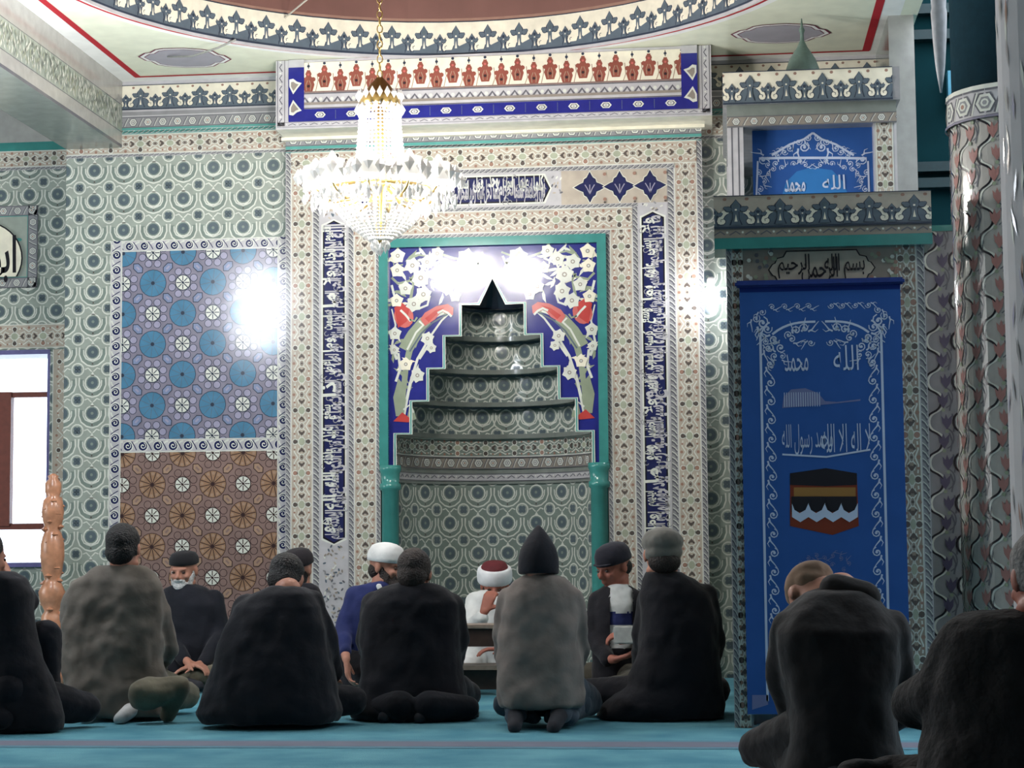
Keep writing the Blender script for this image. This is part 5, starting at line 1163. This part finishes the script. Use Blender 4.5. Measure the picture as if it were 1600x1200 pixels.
# --- imam with turban
r, M = man('person in white robe and white turban with red top, hand to mouth, before the niche', 11.45, (773, 914), PI+.1, .28, [(922, 752, 796, .07), (930, 738, 808, .10), (950, 732, 812, .12), (985, 732, 814, .13), (1030, 728, 820, .15), (1066, 720, 826, .17)], white_r,
    [[(742, 940, 0, .058), (736, 982, -.12, .052), (752, 966, -.26, .042)], [(804, 940, 0, .058), (812, 985, -.08, .052), (796, 1010, -.24, .042)]],
    [((757, 955, -.27), (.35, .1, 1), (.3, 1, 0), .9, 0), ((786, 1014, -.28), (-.8, -.3, 0), (0, 0, -1), .4, 1, -1)], coat_name='robe', pose='kneel', voxel=.010, bodyvox=.007, skin_m=skin2, trouser=white_r)
shell('turban', M, [(.080, .012), (.096, .014), (.104, .026), (.106, .045), (.106, .072), (.102, .096), (.093, .106), (.080, .104)], cloth('turban_white', (226, 228, 230)), r, ys=1.08)
shell('turban_top', M, [(.080, .090), (.080, .112), (.068, .130), (.040, .139), (.005, .142)], mat('turban_red', (92, 30, 36), rough=.8), r, ys=1.08)
beard(r, M, hair_dark)
# --- grey coat and pointed beanie
def beanie_prof(): return [(.088, -.055), (.092, -.050), (.094, -.02), (.092, .02), (.082, .058), (.064, .092), (.044, .122), (.026, .145), (.014, .158), (.004, .166)]
r, M = man('person in grey coat and pointed black beanie, kneeling with back turned', 8.75, (842, 878), -.05, .06, [(896, 822, 866, .07), (905, 800, 888, .10), (925, 788, 903, .12), (960, 783, 908, .13), (1000, 780, 908, .14), (1045, 776, 912, .15), (1085, 775, 915, .17), (1100, 778, 914, .17), (1104, 782, 910, .15)], greyc,
    [[(796, 935, .0, .058), (786, 985, .03, .052), (788, 1028, .14, .047), (800, 1045, .3, .04)], [(892, 935, .0, .058), (903, 985, .03, .052), (904, 1028, .14, .047), (892, 1045, .3, .04)]],
    [((806, 1050, .36), (.2, .9, -.1), (0, 0, -1), .4, 0), ((886, 1050, .36), (-.2, .9, -.1), (0, 0, -1), .4, 1, -1)], pose='kneel', trouser=slateT, e=2.6, fold=.034, to_floor=False)
shell('beanie', M, beanie_prof(), cloth('black_beanie', (26, 26, 34)), r, ys=1.12)
bm = bmesh.new()
for s, px in ((-1, 812), (1, 882)): rounded(bm, PY(px, 1108, 8.86), PY(px+s*8, 1120, 8.70), .055, .045); rounded(bm, PY(px, 1112, 8.9), PY(px-s*22, 1122, 8.72), .04, .03)
rounded(bm, PY(790, 1100, 8.9), PY(905, 1100, 8.9), .06, .06); fuse('folded_legs', bm, slateT, r, .010, 3, .015, .06)
# --- youth with cup, jacket open
def open_front(cx0, cx1, ztop, zbot):
    def f(o):
        bm = bmesh.new(); bm.from_mesh(o.data); Yc = sum(v.co.y for v in bm.verts)/len(bm.verts)
        dl = [fa for fa in bm.faces if fa.calc_center_median().y < Yc-.02 and cx0 < fa.calc_center_median().x < cx1 and zbot < fa.calc_center_median().z < ztop]
        bmesh.ops.delete(bm, geom=dl, context='FACES'); bm.to_mesh(o.data); bm.free()
    return f
Yy = 10.25
r, M = man('youth person in dark cap, open black jacket over white and navy shirt, holding papers', Yy, (958, 884), PI-.75, .30, [(914, 946, 984, .07), (922, 934, 1000, .09), (945, 926, 1008, .12), (1000, 924, 1008, .13), (1045, 926, 1008, .14), (1080, 922, 1010, .15)], black1,
    [[(936, 940, 0, .060), (926, 995, -.05, .052), (950, 1030, -.2, .042)], [(1004, 940, 0, .06), (1012, 985, -.06, .05), (1000, 1000, -.2, .042)]],
    [((990, 998, -.24), (-.9, -.15, .2), (0, .3, -1), .7, 1, -1), ((962, 1030, -.26), (.7, -.3, .2), (0, 0, 1), .5, 0)], voxel=.010, bodyvox=.007, skin_m=skin2, trouser=cloth('olive_trousers', (74, 70, 60)),
    cover=open_front(PY(956, 950, Yy).x, PY(990, 950, Yy).x, PY(950, 905, Yy).z, PY(950, 1012, Yy).z))
def ribs(o):
    zc1, zc2 = PY(960, 956, Yy).z, PY(960, 974, Yy).z; o.data.materials.append(cloth('navy_stripe', (40, 48, 96)))
    for p in o.data.polygons:
        if zc2 < p.center.z < zc1: p.material_index = 1
bm = bmesh.new(); rw = [(PY(960, y, Yy).z, PY((a+b)/2, y, Yy).x, Yy, (PY(b, y, Yy)-PY(a, y, Yy)).x/2, d) for y, a, b, d in ((912, 950, 980, .07), (922, 940, 994, .085), (945, 934, 1000, .112), (1000, 932, 1000, .122), (1030, 932, 1000, .125))]
loft(bm, rw); fuse('shirt', bm, cloth('white_shirt', (206, 208, 206)), r, .010, 2, .01, .06, post=ribs)
skullcap(r, M, cloth('dark_blue_cap', (34, 34, 44)), .018, .122, .090)
bm = bmesh.new(); ellip(bm, M, (0, .07, .030), (.066, .042, .008)); fuse('cap_brim', bm, cloth('dark_blue_cap'), r, .006, 1)
bm = bmesh.new(); ellip(bm, M, (0, -.05, -.02), (.074, .056, .055)); fuse('hair', bm, hair_black, r, .007, 2)
pp = PY(975, 992, Yy-.34); paper = mat('paper', (214, 214, 210), rough=.7)
o = simple('paper_cup', [(pp.x-.052, pp.x+.052, pp.y-.02, pp.y+.01, pp.z-.045, pp.z+.045)], paper, None, bev=.006); tag(o, 'folded white papers held by the youth in the open jacket', 'papers'); o.name = 'folded_papers'
# --- big dark figure with grey cap
r, M = man('person in long black coat and grey flat cap, back turned, right end of the circle', 9.22, (1034, 865), .25, .08, [(893, 1010, 1066, .08), (905, 1002, 1086, .11), (928, 1000, 1112, .14), (965, 1000, 1122, .16), (1020, 996, 1124, .18), (1070, 975, 1130, .20), (1100, 940, 1134, .22), (1120, 930, 1132, .21)], black2,
    [[(1018, 935, .02, .066), (1006, 990, .06, .06), (1004, 1040, .2, .05)], [(1100, 935, .02, .07), (1114, 1000, .05, .062), (1106, 1050, .2, .05)]],
    [((1006, 1050, .28), (-.1, .9, -.1), (0, 0, -1), .5, 0), ((1098, 1056, .28), (-.2, .9, -.1), (0, 0, -1), .5, 1, -1)], hr=1.06)
bm = bmesh.new(); ellip(bm, M, (0, -.020, .052), (.094, .108, .066)); ellip(bm, M, (0, .075, .045), (.062, .045, .010)); ellip(bm, M, (0, -.04, .0), (.086, .072, .05)); fuse('flat_cap', bm, cloth('grey_cap', (116, 114, 108)), r, .008, 3, .01, .05)
bm = bmesh.new(); ellip(bm, M, (0, -.05, -.04), (.076, .060, .055)); fuse('hair', bm, hair_dark, r, .008, 2)
bm = bmesh.new(); rounded(bm, PY(1000, 1092, 9.3), PY(956, 1102, 9.38), .075, .055); fuse('bent_knee', bm, black2, r, .012, 3)
def patch(root, pts, Y, m):
    for k, (px, py, rr_) in enumerate(pts): pass
# --- foreground bowed man
r, M = man('person in dark brown coat and tan cap bowing forward before the blue pulpit banner', 6.7, (1266, 934), .35, .95, [(913, 1292, 1342, .07, .10), (926, 1262, 1362, .12, .06), (955, 1222, 1390, .15, .03), (985, 1208, 1406, .17), (1040, 1216, 1404, .18), (1100, 1228, 1400, .19), (1160, 1228, 1405, .20), (1210, 1215, 1420, .20)], darkb,
    [[(1236, 985, .02, .075), (1226, 1050, .08, .068), (1240, 1110, .18, .056), (1270, 1120, .34, .045)], [(1388, 985, .02, .075), (1402, 1060, .06, .068), (1398, 1120, .16, .056), (1370, 1135, .34, .045)]],
    [((1282, 1128, .40), (.3, .9, -.1), (0, 0, -1), .5, 0), ((1360, 1140, .40), (-.3, .9, -.1), (0, 0, -1), .5, 1, -1)], pose='kneel', trouser=darkb, hy=.16, roll=.25)
bm = bmesh.new(); ellip(bm, M, (0, -.018, .046), (.090, .104, .066)); ellip(bm, M, (0, -.055, .012), (.078, .05, .045)); fuse('cap', bm, cloth('tan_cap', (128, 102, 84)), r, .008, 2, .008, .05)
bm = bmesh.new(); rounded(bm, PY(1306, 922, 6.74), PY(1350, 934, 6.72), .060, .060); rounded(bm, PY(1284, 944, 6.70), PY(1345, 940, 6.70), .032, .042); fuse('collar', bm, darkb, r, .009, 3)
bm = bmesh.new(); rounded(bm, PY(1300, 1180, 6.7), PY(1242, 1180, 6.8), .10, .085); rounded(bm, PY(1242, 1180, 6.8), PY(1250, 1215, 6.65), .07, .055); fuse('bent_knee', bm, darkb, r, .012, 3, .02, .08)
# --- right edge man
r, M = man('person in rough dark brown coat, large and cut by the right edge of view', 5.4, (1628, 902), .3, .25, [(956, 1515, 1740, .09, .05), (964, 1486, 1780, .13, .03), (985, 1476, 1795, .15), (1020, 1466, 1800, .16), (1080, 1452, 1800, .18), (1140, 1445, 1800, .20), (1200, 1430, 1800, .22), (1260, 1420, 1800, .22)], fur,
    [[(1510, 1010, .0, .085), (1470, 1075, .04, .080), (1432, 1100, .16, .070), (1500, 1130, .32, .05)], [(1770, 1010, 0, .085), (1790, 1090, .05, .08), (1740, 1140, .3, .05)]],
    [((1520, 1130, .36), (.6, .5, .1), (0, 0, -1), .5, 0)], pose='cross', trouser=fur, hip_dy=.05, skin_m=skin2, hr=1.08)
hair(r, M, mat('hair_grey', (120, 116, 114), rough=.8, var=.3, scale=60, bump=.5))
bm = bmesh.new(); rounded(bm, PY(1500, 1230, 5.5), PY(1400, 1215, 5.65), .09, .07); rounded(bm, PY(1400, 1215, 5.65), PY(1330, 1210, 5.6), .065, .045); fuse('bent_knee', bm, fur, r, .012, 3, .02, .08)
# ================================================================ low desk before the imam, carved post by the window
dk = mat('desk_wood', (70, 54, 48), rough=.5, var=.2, scale=12); dkp = mat('desk_edge', (150, 136, 124), rough=.5)
Yd = 10.8; a, b = PY(702, 975, Yd), PY(800, 975, Yd); zt6 = a.z
t = empty('reading_desk', ((a.x+b.x)/2, Yd, 0), 'low dark wooden reading desk standing in front of the turbaned man', 'desk')
simple('desk_top', [(a.x, b.x, Yd-.16, Yd+.12, zt6-.022, zt6)], dkp, t, bev=.004); simple('apron', [(a.x+.01, b.x-.01, Yd-.145, Yd-.12, zt6-.12, zt6-.022)], dk, t)
simple('shelf', [(a.x+.01, b.x-.01, Yd-.14, Yd+.1, .14, .165)], dkp, t); simple('front_panel', [(a.x+.02, b.x-.02, Yd-.10, Yd-.08, .03, .14)], dk, t)
for x_, y_ in ((a.x+.005, Yd-.15), (b.x-.035, Yd-.15), (a.x+.005, Yd+.08), (b.x-.035, Yd+.08)): simple('leg', [(x_, x_+.03, y_, y_+.03, .0, zt6-.022)], dk, t)
Yp = 11.4; pz = lambda py: PY(85, py, Yp).z; pw = 3000/11.4
ow = mat('carved_wood', (188, 132, 100), rough=.35, var=.25, scale=18, coat=.3); px_ = PY(82, 850, Yp).x
cp = empty('carved_post', (px_, Yp, 0), 'ornate turned orange wooden post beside the window at the left', 'post')
lathe('turned_shaft', [(0.037, pz(1000)), (0.067, pz(985)), (0.061, pz(962)), (0.043, pz(955)), (0.071, pz(940)), (0.081, pz(925)), (0.059, pz(912)), (0.044, pz(905)), (0.061, pz(892)), (0.073, pz(870)), (0.071, pz(850)), (0.056, pz(835)), (0.041, pz(828)), (0.059, pz(815)), (0.068, pz(800)), (0.059, pz(782)), (0.037, pz(776)), (0.049, pz(768)), (0.049, pz(755)), (0.027, pz(748)), (0.034, pz(744)), (0.012, pz(740))], px_, Yp, ow, cp, n=20)
lathe('post_base', [(.085, 0), (.085, .08), (.06, .10), (.05, .2), (.06, .30), (.04, pz(1000)-.02), (.03, pz(1000))], px_, Yp, ow, cp, n=20)
V = []; F = []
for k in range(46):
    a_ = k*2.4; z_ = pz(960)+(pz(775)-pz(960))*k/46; bead(V, F, (px_+.050*math.cos(a_), Yp+.050*math.sin(a_), z_), .026, .020)
mesh_from('carved_leaves', V, F, ow, cp)
